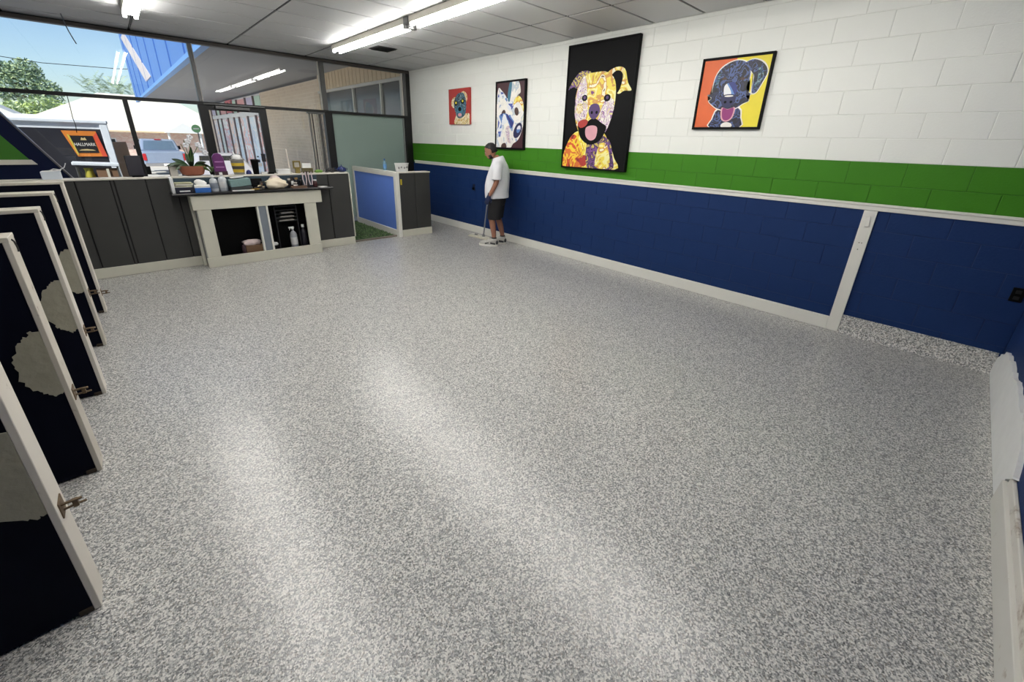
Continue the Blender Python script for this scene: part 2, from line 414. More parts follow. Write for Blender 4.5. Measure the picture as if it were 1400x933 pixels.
w4 = window(4, -8.9, -4.855, .12, ZM0); member('mullion', 'black_metal', w4, -4.855, -4.797, YB-.05, YB+.05, .02, ZM0)
w5 = window(5, -4.797, -3.93, .12, ZM0); member('jamb', 'black_metal', w5, -3.93, -3.81, YB-.06, YB+.05, .02, ZM0)
w6 = window(6, -2.93, -1.905, .12, ZM0); member('mullion', 'black_metal', w6, -1.905, -1.763, YB-.06, YB+.05, .02, ZM0)
w7 = window(7, -1.763, -.20, .12, ZM0, 'frosted_film'); member('jamb', 'black_metal', w7, -.16, .0, YB-.06, YB+.05, .02, ZM0)
member('stop', mat('film_edge', (120, 124, 122), .5), w7, -.20, -.16, YB-.02, YB+.02, .12, ZM0)
dr = sroot('door_1', (-3.81, YB, .02)); l = dr.location
member('stile', 'black_metal', dr, -3.81, -3.795, YB-.04, YB+.04, .02, 2.12); member('stile', 'black_metal', dr, -3.045, -2.93, YB-.04, YB+.04, .02, ZM0)
member('head_rail', 'black_metal', dr, -3.81, -3.045, YB-.04, YB+.04, 2.115, ZM0); member('bottom_rail', 'black_metal', dr, -3.795, -3.045, YB-.03, YB+.03, .02, .22)
member('closer', 'grey_metal', dr, -3.70, -3.2, YB-.10, YB-.045, 2.135, 2.18); member('pane', 'clear_glass', dr, -3.795, -3.045, YB-.003, YB+.003, .22, 2.115)
member('push_bar', 'grey_metal', dr, -3.80, -3.05, YB-.09, YB-.06, 1.02, 1.06)
for (a, b, c, e) in ((-3.13, -3.06, 1.28, 1.42), (-3.21, -3.16, 1.27, 1.32), (-3.2, -3.17, 1.36, 1.38)):
    member('sticker', mat('sticker_dark', (30, 30, 42), .6), dr, a, b, YB-.006, YB-.0035, c, e)
member('sticker', 'white_paper', dr, -3.25, -3.14, YB-.0055, YB-.0032, 1.2, 1.26)
fr = sroot('trim_5', (0, YB, 0))
box('head', 'brown_frame', fr, XL, 0, -.06, .06, ZT, ZC-.012, bevel=.003); box('head_shadow_gap', 'black', fr, XL, 0, -.045, .06, ZC-.014, ZC+.02)
box('transom', 'black_metal', fr, XL, -3.93, -.055, .055, ZM0, ZM1, bevel=.003); box('transom', 'black_metal', fr, -3.93, 0, -.06, .055, ZM0, ZM1, bevel=.003)
box('transom_lip', 'grey_metal', fr, -3.85, -2.95, -.075, -.055, ZM0+.012, ZM0+.03)
box('sill', 'black_metal', fr, XL, 0, -.05, .05, 0.0, .02)
struct(box('wall_front', mat('outer_wall', (190, 180, 165), .8), None, XL-.2, .2, YB+.05, YB+.25, ZC+.02, 4.6))

# vertical blinds drawn to the side of the tan window
vb = thing('vertical_blind', 'bunched grey and white vertical blind beside the black mullion', 'blind', (-2.1, YB-.12, 1.12))
for i in range(9):
    a = R(62 + random.uniform(-14, 14))
    MB().box(-.042, .042, -.0015, .0015, -.98, 1.03, rz3(a)).build('slat', mat('blind_%d' % (i % 3), [(196, 194, 190), (120, 118, 118), (70, 68, 70)][i % 3], .6), vb, loc=(-.12+i*.027, random.uniform(-.012, .012), 0))
box('head_rail', 'grey_metal', vb, -.16, .16, -.03, .03, 1.03, 1.06)

# ---- sloped half-height wing wall at the far left
ww = sroot('wall_wing', (0, 8.1, 0))
k = (1.882-1.134)/(-6.021+5.609)
X = lambda z, dx=0: -5.609 + (z-1.134)/k + dx
MB().prism([(XL, .001), (X(.0), .001), (X(3.08), 3.08), (XL, 3.08)], 'y', -.06, .06).build('core', 'navy', ww)
MB().prism([(XL, 1.375), (-5.92, 1.375), (X(3.02, -.235), 3.02), (XL, 3.02)], 'y', -.066, -.058).build('green_field', 'green_paint', ww)
MB().prism([(XL, 1.318), (-5.865, 1.318), (-5.905, 1.375), (XL, 1.375)], 'y', -.08, -.058).build('rail', 'white_trim_old', ww)
MB().prism([(X(.0), .001), (X(.0, .018), .001), (X(3.08, .018), 3.08), (X(3.08), 3.08)], 'y', -.065, .065).build('edge_strip', 'grey_metal', ww)
# ================================================================ STALL PARTITIONS
patch_mat('worn_white', (206, 200, 190), (120, 104, 88), 6, .62, .74, .6); patch_mat('worn_white2', (190, 184, 172), (110, 92, 76), 9, .6, .72, .6)
mat('filler', (150, 146, 130), .85, noise=.12, nscale=14, bump=.6, bscale=18); mat('rust', (92, 74, 52), .7, noise=.3, nscale=40)
mat('stall_navy', (4, 7, 22), .7, spec=.1, noise=.2, nscale=6)
LAB = ['nearest blue stall partition with white edge boards, cut by the left edge',
       'second nearest blue stall partition, with large filler patch and white end board',
       'middle blue stall partition of five, with a filler patch by its edge',
       'fourth blue stall partition from the camera, with chipped white end board',
       'farthest blue stall partition, beside the charcoal half wall']
def hook(par, y, rz_):
    MB().tube([(.001, y-.012, 1.275), (.006, y-.004, 1.262), (.008, y, 1.235), (.006, y+.012, 1.215), (.001, y+.03, 1.212)], .0035, 6).build('hook', 'black_metal', par, smooth=True)
PY = [1.84, 2.79, 3.737, 4.69, 5.632]
PX = [-5.571, -5.572, -5.553, -5.549, -5.542]
random.seed(11)
for i, (py, px) in enumerate(zip(PY, PX)):
    t_ = thing('stall_partition', LAB[i], 'partition', (px, py, 0), group='stall partitions along the left')
    T = .14
    box('panel', 'stall_navy', t_, XL+.01-px, -.02, .004, T-.004, .012, 1.272)
    box('end_board', 'worn_white' if i % 2 == 0 else 'worn_white2', t_, -.021, 0, 0, T, .003, 1.272, bevel=.002)
    box('top_board', 'worn_white2', t_, XL+.01-px, 0.001, -.001, T+.001, 1.272, 1.293, bevel=.002)
    # filler patch where a hinge was
    zc_, zh = .67, .165 + .02*random.random()
    cp = []
    L = .135 if i else .20
    out = [(-.021, zc_+zh), (-.05, zc_+zh*1.02), (-.075, zc_+zh*.86), (-L*.8, zc_+zh*.7), (-L, zc_+zh*.3), (-L*1.03, zc_-zh*.25), (-L*.85, zc_-zh*.62), (-.085, zc_-zh*.84), (-.05, zc_-zh), (-.021, zc_-zh*.92)]
    for a, b in zip(out, out[1:]+out[:1]):
        for q in range(5):
            f = q/5; j = .007 if (a[0] < -.03) else 0
            cp.append((a[0]+(b[0]-a[0])*f + random.uniform(-j, j), a[1]+(b[1]-a[1])*f + random.uniform(-j, j)))
    if i < 4:
        MB().prism(cp, 'y', -.0025, .008).build('filler_patch', 'filler', t_)
    if i != 4 or True:
        lz = .47 if i < 4 else .20
        la = MB().box(-.004, .004, .03, .1, lz-.035, lz+.03).tube([(.002, .05, lz+.012), (.035, .052, lz+.012), (.055, .06, lz+.006)], .006, 6).tube([(.002, .06, lz-.018), (.04, .07, lz-.02), (.062, .075, lz-.022)], .005, 6)
        la.box(.03, .045, .05, .066, lz-.02, lz+.012)
        la.build('latch', 'rust', t_, bevel=.001)
        MB().box(-.06, -.022, -.002, .006, .004, .026).build('rusty_foot', mat('rust_dark', (56, 46, 36), .9), t_)
    if i < 4: hook(t_, .07, 0)

# ================================================================ HALF WALLS AND DESK
def half_wall(name, label, x0, x1, y0, y1, h, joints, base_x=None):
    w = thing(name, label, 'half wall', (x0, y0, 0))
    box('core', 'charcoal_joint', w, 0, x1-x0, .012, y1-y0, .0, h-.02)
    js = [x0] + joints + [x1]
    for a, b in zip(js, js[1:]):
        if b-a < .06: box('batten', 'charcoal', w, a-x0+.008, b-x0-.008, .004, .02, .12, h-.025); continue
        box('board', 'charcoal', w, a-x0+.006, b-x0-.006, 0, .02, .12, h-.025, bevel=.003)
    bx0, bx1 = (base_x or (x0, x1))
    box('skirting', 'cream', w, bx0-x0, bx1-x0, -.012, .02, .002, .13, bevel=.003)
    box('cap', 'white_trim_old', w, -.005, x1-x0+.005, -.012, y1-y0+.012, h-.022, h, bevel=.004)
    return w
YC = 7.05
w = half_wall('half_wall', 'long charcoal boarded half wall with white cap, behind the desk', -7.4, -2.33, YC, 7.22, 1.205, [-6.4, -5.9, -5.546, -5.243, -5.207, -4.914, -4.62, -4.2, -3.8, -3.4, -3.0, -2.672])
box('end_board', 'cream', w, 5.07, 5.09, -.004, .18, .13, 1.18, bevel=.003)
w = half_wall('half_wall', 'short charcoal half wall with two boards next to the blue wall', -1.41, -.765, YC, 7.20, 1.185, [-1.09])
box('yellow_tag', mat('tag_yellow', (190, 170, 40), .6), w, .02, .05, -.006, -.0005, .96, 1.06)
# blue low wall running back to the window
g = thing('low_partition', 'blue panelled low partition with white frame by the turf gap', 'partition', (-1.47, 7.06, 0))
box('core', 'panel_blue', g, .006, .06, .02, 1.87, .0, 1.17)
box('panel', 'panel_blue', g, 0, .01, .075, 1.80, .13, 1.10)
box('frame_end', 'white_trim', g, -.012, .058, -.02, .075, .002, 1.18, bevel=.003); box('frame_end', 'white_trim', g, -.012, .012, 1.80, 1.875, .002, 1.18, bevel=.003)
box('frame_bottom', 'white_trim', g, -.012, .012, .075, 1.80, .002, .13, bevel=.003)
box('frame_top', 'white_trim', g, -.014, .058, .075, 1.875, 1.10, 1.19, bevel=.003)
tf = thing('turf_mat', 'small green artificial turf mat in the gap between half walls', 'mat', (-1.9, 7.8, 0))
box('backing', mat('turf_back', (40, 46, 38), .9), tf, -.40, .40, -.62, 1.1, .001, .018)
tb = MB(); random.seed(5)
for _ in range(5200):
    x, y = random.uniform(-.4, .4), random.uniform(-.62, 1.1); a = random.uniform(0, PI); h = random.uniform(.015, .035); dx, dy = .006*math.cos(a), .006*math.sin(a); lx, ly = random.uniform(-.012, .012), random.uniform(-.012, .012)
    tb.mi = random.randint(0, 1); tb.poly([(x-dx, y-dy, .017), (x+dx, y+dy, .017), (x+lx, y+ly, .017+h)])
o = tb.build('pile', [mat('turf_a', (58, 92, 48), .8), mat('turf_b', (112, 140, 92), .8)], tf); o['kind'] = 'stuff'
box('edge_strip', mat('turf_edge', (118, 108, 98), .5), tf, -.43, .42, -.66, -.62, .001, .03, bevel=.004)

# desk
DX0, DX1, DF = -4.51, -2.93, 6.80
dk = thing('reception_desk', 'cream framed reception desk with black top and open black shelves', 'desk', (-3.72, 6.9, 0)); ox, oy = -3.72, 6.9
def db(name, m, x0, x1, y0, y1, z0, z1, b=.003): return box(name, m, dk, x0-ox, x1-ox, y0-oy, y1-oy, z0, z1, bevel=b)
db('worktop', 'black_top', -4.71, -2.70, 6.755, 7.037, .985, 1.012, .006)
db('apron', 'cream', -4.53, -2.89, 6.795, 6.815, .79, .975)
db('leg', 'cream', -4.49, -4.335, 6.80, 6.83, .14, .79); db('leg', 'cream', -3.155, -2.985, 6.80, 6.83, .14, .79)
mp = db('middle_post', mat('post_grey', (118, 126, 136), .5), -3.775, -3.68, 6.815, 6.86, .13, .79)
db('post_edge', 'white_trim', -3.80, -3.775, 6.805, 6.87, .13, .79); db('post_edge', 'white_trim', -3.68, -3.655, 6.805, 6.87, .13, .79)
db('plinth', 'cream', -4.505, -2.98, 6.785, 6.82, .002, .14)
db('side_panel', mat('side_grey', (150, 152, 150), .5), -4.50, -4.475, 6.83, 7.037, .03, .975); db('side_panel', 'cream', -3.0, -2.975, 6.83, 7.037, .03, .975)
db('side_post', 'cream', -4.535, -4.50, 6.97, 7.037, .002, .985)
db('back_panel', 'black', -4.47, -3.0, 7.02, 7.037, .03, .97); db('shelf', 'black', -4.47, -3.0, 6.83, 7.02, .08, .105)
db('divider', 'black', -3.735, -3.72, 6.865, 7.02, .105, .97)
db('back_ledge', mat('teal_ledge', (48, 66, 78), .4), -4.66, -2.85, 7.027, 7.037, 1.012, 1.18)

# ================================================================ THINGS ON THE DESK (top z = 1.012)
ZD = 1.0125
def bottle(name, label, loc, h, r, m, capm, cat='bottle', pump=False, neck=.32, grp=None, lab=None):
    t_ = thing(name, label, cat, loc, 0, grp)
    MB().lathe([(r*.92, 0), (r, .01), (r, h*.62), (r*.8, h*.72), (r*neck, h*.8), (r*neck, h*.88)], n=16).build('body', m, t_, smooth=True)
    if lab: MB().lathe([(r*1.015, h*.18), (r*1.015, h*.52)], n=16, cap=False).build('label', lab, t_.children[0], smooth=True)
    if pump:
        hd = MB().lathe([(r*.36, h*.88), (r*.36, h*.93)], n=12).box(-.055, .02, -.011, .011, h*.93, h).box(-.045, -.037, -.006, .006, h*.84, h*.94, ry3(R(14)))
        hd.build('trigger', capm, t_, bevel=.003)
    else: MB().lathe([(r*neck*1.15, h*.87), (r*neck*1.15, h)], n=12).build('cap', capm, t_, smooth=True)
    return t_
bd = box('white_board', 'white', None, -4.69, -4.655, 6.84, 7.02, ZD, 1.205, bevel=.004); tag(bd, 'narrow white board standing at the left end of the desk', 'board')
t_ = thing('document_tray', 'black document tray with loose papers at the left of the desk', 'tray', (-4.556, 6.9, ZD))
box('tray', mat('tray_navy', (20, 22, 40), .4), t_, -.1, .1, -.08, .1, 0, .075, bevel=.005); box('label_strip', 'white', t_, -.06, .05, -.082, -.079, .02, .035)
for i in range(5): MB().box(-.09, .09, -.07, .09, .0755+i*.011, .084+i*.011, rz3(R(random.uniform(-9, 9)))).build('paper', mat('paper_%d' % (i % 3), [(214, 210, 190), (150, 150, 120), (225, 224, 220)][i % 3], .8), t_)
t_ = thing('tissue_box', 'blue and white tissue box with tissue, in front of the potted orchid', 'tissue box', (-4.365, 6.87, ZD), R(-6))
box('carton', mat('tissue_blue', (38, 98, 176), .5), t_, -.085, .085, -.07, .07, 0, .062, bevel=.003); box('carton_top', 'white_paper', t_, -.0845, .0845, -.0695, .0695, .062, .092, bevel=.003)
MB().loft([[(.05*math.cos(a)*s_ + ox_, .02*math.sin(a)*s_, z_) for a in [2*PI*k/10 for k in range(10)]] for s_, z_, ox_ in ((1, .092, 0), (1.35, .12, -.01), (1.1, .145, -.02), (.3, .165, -.03))]).build('tissue', 'white_paper', t_, smooth=True)
bottle('spray_bottle', 'left one of two pale grey bottles on the desk beside the tissue box', (-4.225, 6.92, ZD), .215, .047, mat('bottle_grey', (176, 180, 184), .3), 'white', grp='pale bottles on the desk', lab=mat('lab_grey', (120, 128, 138), .5))
bottle('spray_bottle', 'right one of two pale grey bottles on the desk, nearer the teal tin', (-4.12, 6.93, ZD), .24, .05, 'bottle_grey', 'white', grp='pale bottles on the desk', lab=mat('lab_pale', (200, 200, 200), .5))
t_ = thing('metal_tin', 'teal grey rectangular tin lying tilted on a black case on the desk', 'tin', (-3.925, 6.9, ZD))
box('case', mat('case_dark', (38, 42, 44), .5), t_, -.13, .13, -.08, .08, 0, .055, bevel=.006)
MB().box(-.125, .12, -.075, .08, .058, .155, ry3(R(-5))).build('tin_body', mat('tin_teal', (112, 138, 138), .45, noise=.2, nscale=30), t_, bevel=.006)
MB().box(-.10, .05, -.04, .06, .172, .180, ry3(R(-5))).build('folded_paper', 'white_paper', t_)
MB().box(-.12, .14, -.11, -.07, 0, .012).build('paper_slip', 'white_paper', t_)
# brushes, gloves
random.seed(21)
for i in range(5):
    t_ = thing('paint_brush', ['paint brush with yellow handle lying on the desk before the cream cloth', 'paint brush with dark handle lying crosswise on the desk', 'paint brush with cream handle next to the teal tin', 'worn paint brush with brown handle near the desk front edge', 'short paint brush lying against the cream cloth'][i], 'brush', (-3.755+i*.03, 6.825+.016*i, ZD), R(-75 + 22*i), 'brushes on the desk')
    MB().tube([(0, -.075, .012+i*.021), (0, -.02, .014+i*.021), (0, .045, .013+i*.021)], [.007, .010, .008], 8).build('handle', mat('brush_h%d' % i, [(176, 140, 52), (40, 32, 28), (214, 196, 160), (120, 84, 52), (60, 50, 40)][i], .5), t_, smooth=True)
    box('ferrule', 'grey_metal', t_, -.018, .018, .044, .066, .005+i*.021, .021+i*.021); box('bristle', mat('bristle%d' % (i % 2), [(40, 34, 30), (190, 176, 150)][i % 2], .9), t_, -.018, .018, .065, .11, .006+i*.021, .02+i*.021)
t_ = thing('black_case', 'small black open case on the desk behind the brushes', 'case', (-3.70, 6.955, ZD)); box('case_base', 'black', t_, -.07, .07, -.03, .035, 0, .06, bevel=.005); MB().box(-.07, .07, .025, .035, .058, .145, rx3(R(-12))).build('case_lid', 'black', t_, bevel=.003)
# cloth bundle
def lump(name, parent, m, c, r, seed, amp=.18, n=26, mm=14):
    random.seed(seed); b = MB(); b.ell(c, r, n, mm)
    ph = [(random.uniform(0, 6), random.uniform(3, 9), random.uniform(3, 9), random.uniform(3, 9)) for _ in range(5)]
    for v in b.bm.verts:
        d_ = v.co - Vector(c); k_ = 1 + amp*sum(math.sin(p + d_.x/r[0]*a + d_.y/r[1]*e + d_.z/r[2]*f) for p, a, e, f in ph)/2.2
        v.co = Vector(c) + d_*k_
        if v.co.z < c[2]-r[2]*.72: v.co.z = c[2]-r[2]*.72
    return b.build(name, m, parent, smooth='all')
cl = thing('cloth_bundle', 'crumpled cream cloth heaped on the desk beside the dark jars', 'cloth', (-3.465, 6.92, ZD))
lump('cloth', cl, mat('cloth_cream', (222, 210, 188), .9, noise=.06), (0, 0, .062), (.135, .085, .085), 4); lump('fold', cl, mat('cloth_pink', (214, 196, 194), .9), (.0, .03, .15), (.06, .04, .03), 9)
# jars
JL = ['small dark jar nearest the cream cloth', 'dark jar with pale label among the jars on the desk', 'dark jar second from the ribbon stand', 'low dark jar in front of the others on the desk', 'dark jar next to the ribbon stand']
for i, (x, y, h, r) in enumerate([(-3.268, 6.985, .13, .024), (-3.225, 7.0, .155, .026), (-3.165, 6.985, .14, .026), (-3.2, 6.93, .075, .03), (-3.105, 6.985, .135, .022)]):
    t_ = thing('jar', JL[i], 'jar', (x, y, ZD), 0, 'dark jars on the desk')
    MB().lathe([(r*.9, 0), (r, .008), (r, h*.75), (r*.8, h*.82)], n=14).build('glass_body', mat('jar_dark%d' % (i % 2), [(24, 20, 22), (48, 42, 40)][i % 2], .2), t_, smooth=True); MB().lathe([(r*.85, h*.82), (r*.85, h)], n=14).build('lid', mat('lid%d' % (i % 3), [(200, 196, 188), (30, 28, 28), (150, 120, 70)][i % 3], .4), t_, smooth=True)
    if i % 2: MB().lathe([(r*1.02, h*.25), (r*1.02, h*.6)], n=14, cap=False).build('label', 'white_paper', t_, smooth=True)
t_ = thing('wooden_tray', 'flat brown wooden tray lying before the dark jars', 'tray', (-3.18, 6.845, ZD)); box('tray_base', mat('tray_brown', (104, 80, 64), .6), t_, -.10, .10, -.045, .045, 0, .012); 
for s_ in (-1, 1): box('tray_side', 'tray_brown', t_, -.10, .10, s_*.041-.004, s_*.041+.004, .012, .03)
t_ = thing('ribbon_stand', 'small stand with two hanging pale ribbon loops at the desk end', 'stand', (-3.03, 6.9, ZD))
MB().lathe([(.04, 0), (.04, .01), (.008, .018), (.008, .24)], n=12).build('stem', mat('stand_dark', (50, 30, 32), .5), t_, smooth=True); MB().tube([(-.075, 0, .225), (-.03, 0, .24), (.03, 0, .24), (.08, 0, .225)], .012, 8).build('arm', mat('arm_olive', (80, 72, 40), .6), t_, smooth=True)
for sx in (-.042, .042):
    MB().tube([(sx-.022, -.012, .225), (sx-.026, -.02, .12), (sx-.012, -.022, .035), (sx+.012, -.022, .035), (sx+.024, -.02, .12), (sx+.02, -.012, .225)], .0075, 7).build('ribbon', mat('ribbon', (206, 190, 196), .5), t_, smooth=True)
bottle('small_jar', 'small dark red jar at the right end of the desk', (-2.915, 6.93, ZD), .105, .032, mat('jar_red', (60, 24, 28), .3), 'white', 'jar', neck=.7)
pp_ = MB().box(-2.89, -2.78, 6.82, 6.9, ZD, ZD+.006, rz3(R(12))).build('paper_scrap', 'white_paper', None); tag(pp_, 'scrap of white paper lying at the right end of the black worktop', 'paper')

# ================================================================ THINGS ON THE HALF-WALL CAP (z = 1.205)
ZH = 1.2055; YH = 7.13
pl = thing('potted_orchid', 'orchid with dark leaves and pale blooms in a terracotta bowl', 'plant', (-4.40, YH, ZH))
MB().lathe([(.075, 0), (.12, .02), (.15, .10), (.152, .125), (.138, .125), (.132, .10)], n=24, sy=.62).build('bowl', mat('terracotta', (142, 84, 62), .7, noise=.15, nscale=20), pl, smooth=True)
MB().lathe([(.125, .095), (.09, .112), (.01, .118)], n=20, sy=.6).build('soil', mat('soil', (48, 40, 32), .9), pl)
def leaf(par, m, p0, d, L, w, droop, name='leaf'):
    b = MB(); d = Vector(d).normalized(); sidev = d.cross(Vector((0, 0, 1))).normalized(); rows = []
    if d.z < .7: sidev = (sidev*.5 + sidev.cross(d)*.85*(1 if sidev.cross(d).z > 0 else -1)).normalized()
    for i in range(7):
        f = i/6; c = Vector(p0) + d*L*f + Vector((0, 0, -droop*f*f)); ww_ = w*math.sin(PI*(.08+.9*f))**.8
        rows.append([b.bm.verts.new(c - sidev*ww_ + Vector((0, 0, ww_*.3))), b.bm.verts.new(c), b.bm.verts.new(c + sidev*ww_ + Vector((0, 0, ww_*.3)))])
    for a, e in zip(rows, rows[1:]):
        b._f([a[0], a[1], e[1], e[0]]); b._f([a[1], a[2], e[2], e[1]])
    o = b.build(name, m, par, smooth='all'); so = o.modifiers.new('s', 'SOLIDIFY'); so.thickness = .003; return o
mat('leaf_dark', (34, 56, 30), .4, noise=.25, nscale=15); mat('leaf_mid', (70, 98, 46), .5, noise=.2)
for a, e, L, w_, dr_ in ((180, 18, .24, .035, .06), (196, 26, .2, .032, .05), (165, 36, .2, .03, .02), (10, 20, .2, .034, .08), (-12, 35, .17, .03, .04), (25, 8, .17, .03, .07), (100, 60, .2, .03, .02), (75, 68, .22, .028, .0), (60, 75, .23, .032, -.02), (215, 10, .17, .03, .06), (-35, 5, .19, .03, .09), (270, 40, .12, .03, .03)):
    leaf(pl, 'leaf_dark' if a != -35 else 'leaf_mid', (.0 + .03*math.cos(R(a)), .02*math.sin(R(a)), .115), (math.cos(R(a))*math.cos(R(e)), .5*math.sin(R(a))*math.cos(R(e)), math.sin(R(e))), L, w_, dr_)
for (x1_, z1_, bl) in ((-.06, .40, 0), (.05, .47, 1), (.12, .38, 1), (-.02, .45, 0)):
    MB().tube([(0, 0, .11), (x1_*.3, 0, .25), (x1_*.7, 0, z1_-.06), (x1_, -.01, z1_)], .004, 6).build('stem', 'leaf_mid', pl, smooth=True)
    if bl:
        for q in range(3):
            c = (x1_ + .03*q*(1 if x1_ > .1 else -1), -.015, z1_ + .015 - .05*q); b = MB()
            for k_ in range(5):
                a = 2*PI*k_/5; b.ell((c[0]+.02*math.cos(a), c[1], c[2]+.02*math.sin(a)), (.017, .005, .017), 8, 6)
            b.build('bloom', mat('bloom', (205, 205, 210), .7), pl, smooth=True)
t_ = thing('picture_card', 'small pale card leaning beside the orchid bowl', 'card', (-4.60, YH, ZH)); MB().box(-.04, .04, -.004, .004, 0, .12, rx3(R(-8)), (0, 0, 0)).build('card', mat('card_grey', (176, 172, 164), .7), t_); MB().box(-.048, -.04, -.006, .006, 0, .135, rx3(R(-8)), (0, 0, 0)).build('card_edge', 'black', t_)
t_ = thing('potted_plant', 'tiny green plant in a dark pot between orchid and purple pack', 'plant', (-4.192, YH-.03, ZH)); MB().lathe([(.02, 0), (.028, .05), (.026, .05)], n=12).build('pot', 'black', t_, smooth=True)
for k_ in range(7): leaf(t_, 'leaf_mid', (0, 0, .05), (math.cos(k_*.9)*.5, .4*math.sin(k_*.9), 1.1), .08, .012, .01)
t_ = thing('purple_pack', 'tall purple pack with rounded top leaning on the half wall', 'pack', (-4.085, YH, ZH))
MB().prism([(-.07, 0), (.075, 0), (.06, .22), (.035, .275), (0, .29), (-.04, .28), (-.07, .24)], 'y', -.025, .025).build('pack_body', mat('purple', (94, 38, 96), .4, noise=.2, nscale=30), t_, bevel=.006)
for z_ in (.10, .17): box('print_line', mat('purple_lab', (168, 120, 168), .5), t_, -.05, .05, -.0265, -.0245, z_, z_+.012)
box('pack_base', mat('purple_dark', (52, 30, 40), .5), t_, -.072, .077, -.027, .027, 0, .05)
t_ = thing('plaster_bucket', 'grey plastic bucket with yellow label and brush inside', 'bucket', (-3.865, YH, ZH))
MB().lathe([(.062, 0), (.066, .01), (.082, .19), (.09, .195), (.09, .21), (.078, .21), (.06, .02)], n=24, cap=False).build('bucket_body', mat('bucket_grey', (130, 128, 122), .5), t_, smooth=True)
MB().lathe([(.0605, .012), (.01, .012)], n=24).build('bucket_floor', 'bucket_grey', t_)
for z0_, z1_, r0_, r1_ in ((.035, .075, .0695, .0725), (.12, .16, .0765, .0800)): MB().lathe([(r0_+.0015, z0_), (r1_+.0015, z1_)], n=24, cap=False).build('label_band', mat('label_yellow', (198, 168, 52), .5), t_.children[0], smooth=True)
MB().lathe([(.0735+.0012, .078), (.0762+.0012, .117)], n=24, cap=False).build('label_dark', mat('label_dark', (72, 66, 60), .5), t_.children[0], smooth=True)
MB().tube([(-.086, 0, .19), (-.07, 0, .25), (-.02, 0, .285), (.05, 0, .27), (.086, 0, .19)], .004, 6).build('handle', 'grey_metal', t_, smooth=True)
lump('rag', t_, 'white_paper', (.0, 0, .22), (.06, .055, .045), 31)
MB().tube([(0, 0, .1), (-.02, 0, .26), (-.03, 0, .32)], .008, 8).build('brush_handle', 'white', t_, smooth=True)
t_ = thing('tumbler', 'black tapered tumbler standing on the half wall', 'cup', (-3.655, YH-.02, ZH)); MB().lathe([(.034, 0), (.036, .005), (.05, .2), (.046, .2), (.034, .02), (.005, .018)], n=20).build('cup_body', 'black', t_, smooth=True); MB().lathe([(.0505, .196), (.051, .208), (.046, .208)], n=20, cap=False).build('rim', 'black_metal', t_, smooth=True)
t_ = thing('baseball_hat', 'blue cap half hidden behind the grey bucket', 'cap', (-3.738, YH+.045, ZH)); MB().ell((0, 0, .01), (.036, .03, .05), 14, 8).build('crown', mat('cap_blue', (58, 66, 130), .7), t_, smooth=True)
for v in t_.children[0].data.vertices: v.co.z = max(v.co.z, 0)
for i, (x, h, w_, c) in enumerate([(-3.545, .03, .045, 'white'), (-3.47, .025, .05, 'black')]):
    t_ = box('small_box', c, None, x-w_, x+w_, YH-.03, YH+.03, ZH, ZH+h, bevel=.004); tag(t_, ['small flat white box right of the black tumbler', 'small flat black box on the half wall below the door stile'][i], 'box')
t_ = thing('paper_stack', 'stack of white papers on the half wall before the tan window', 'papers', (-3.29, YH, ZH))
for i in range(4): MB().box(-.085, .085, -.05, .05, i*.017, i*.017+.015, rz3(R(random.uniform(-6, 6)))).build('paper', 'white_paper', t_)
t_ = thing('white_candle', 'thin white candle in a holder on the half wall', 'candle', (-3.185, YH+.03, ZH)); MB().lathe([(.03, 0), (.03, .01), (.012, .02), (.014, .08)], n=12).build('holder', 'cream', t_, smooth=True); MB().tube([(0, 0, .08), (-.012, 0, .35)], [.010, .006], 8).build('stick', mat('candle', (230, 218, 204), .5), t_, smooth=True)
t_ = thing('photo_frame', 'small olive wooden photo frame on the half wall', 'photo frame', (-3.085, YH, ZH)); 
box('stand_block', mat('wood_olive', (122, 106, 48), .6), t_, -.03, .03, -.03, .03, 0, .07)
for a in ((-.055, .055, .07, .088), (-.055, .055, .162, .18), (-.055, -.037, .088, .162), (.037, .055, .088, .162)): box('frame_bar', 'wood_olive', t_, a[0], a[1], -.01, .01, a[2], a[3], bevel=.002)
box('print', 'card_grey', t_, -.038, .038, .0, .006, .087, .163)
t_ = thing('card_holder', 'white card in a holder right of the photo frame', 'card', (-2.942, YH, ZH)); box('card', 'white', t_, -.065, .065, -.003, .003, .075, .145); box('holder', 'arm_olive', t_, -.08, .085, -.018, .018, .0, .074, bevel=.004)
t_ = thing('green_cloth', 'folded green cloth on the half wall near the blinds', 'cloth', (-2.77, YH, ZH)); lump('cloth', t_, mat('cloth_green', (104, 140, 60), .8), (0, 0, .018), (.06, .04, .025), 13)
t_ = thing('cable_coil', 'tangle of dark cable near the black mullion', 'cable', (-2.60, YH, ZH))
for k_ in range(4):
    rr = .05 - .006*k_; MB().tube([(rr*1.3*math.cos(a)+.01*k_, .8*rr*math.sin(a), .012+.014*k_+.012*math.sin(2*a+k_)) for a in [2*PI*q/16 for q in range(17)]], .006, 6).build('loop', mat('cable_dark', (38, 34, 36), .5), t_, smooth=True)
t_ = thing('teapot', 'small dark blue teapot at the right end of the half wall', 'teapot', (-2.40, YH, ZH))
MB().lathe([(.035, 0), (.062, .015), (.072, .045), (.055, .075), (.025, .082)], n=18).build('pot_body', mat('blue_glaze', (30, 44, 92), .25), t_, smooth=True); MB().lathe([(.026, .081), (.02, .092), (.006, .097), (.009, .108), (.003, .118)], n=12).build('lid', 'blue_glaze', t_, smooth=True)
MB().tube([(-.065, 0, .035), (-.09, 0, .05), (-.105, 0, .075)], [.013, .009, .006], 8).build('spout', 'blue_glaze', t_, smooth=True); MB().tube([(.066, 0, .06), (.095, 0, .058), (.092, 0, .03), (.066, 0, .025)], .006, 8).build('handle', 'blue_glaze', t_, smooth=True)
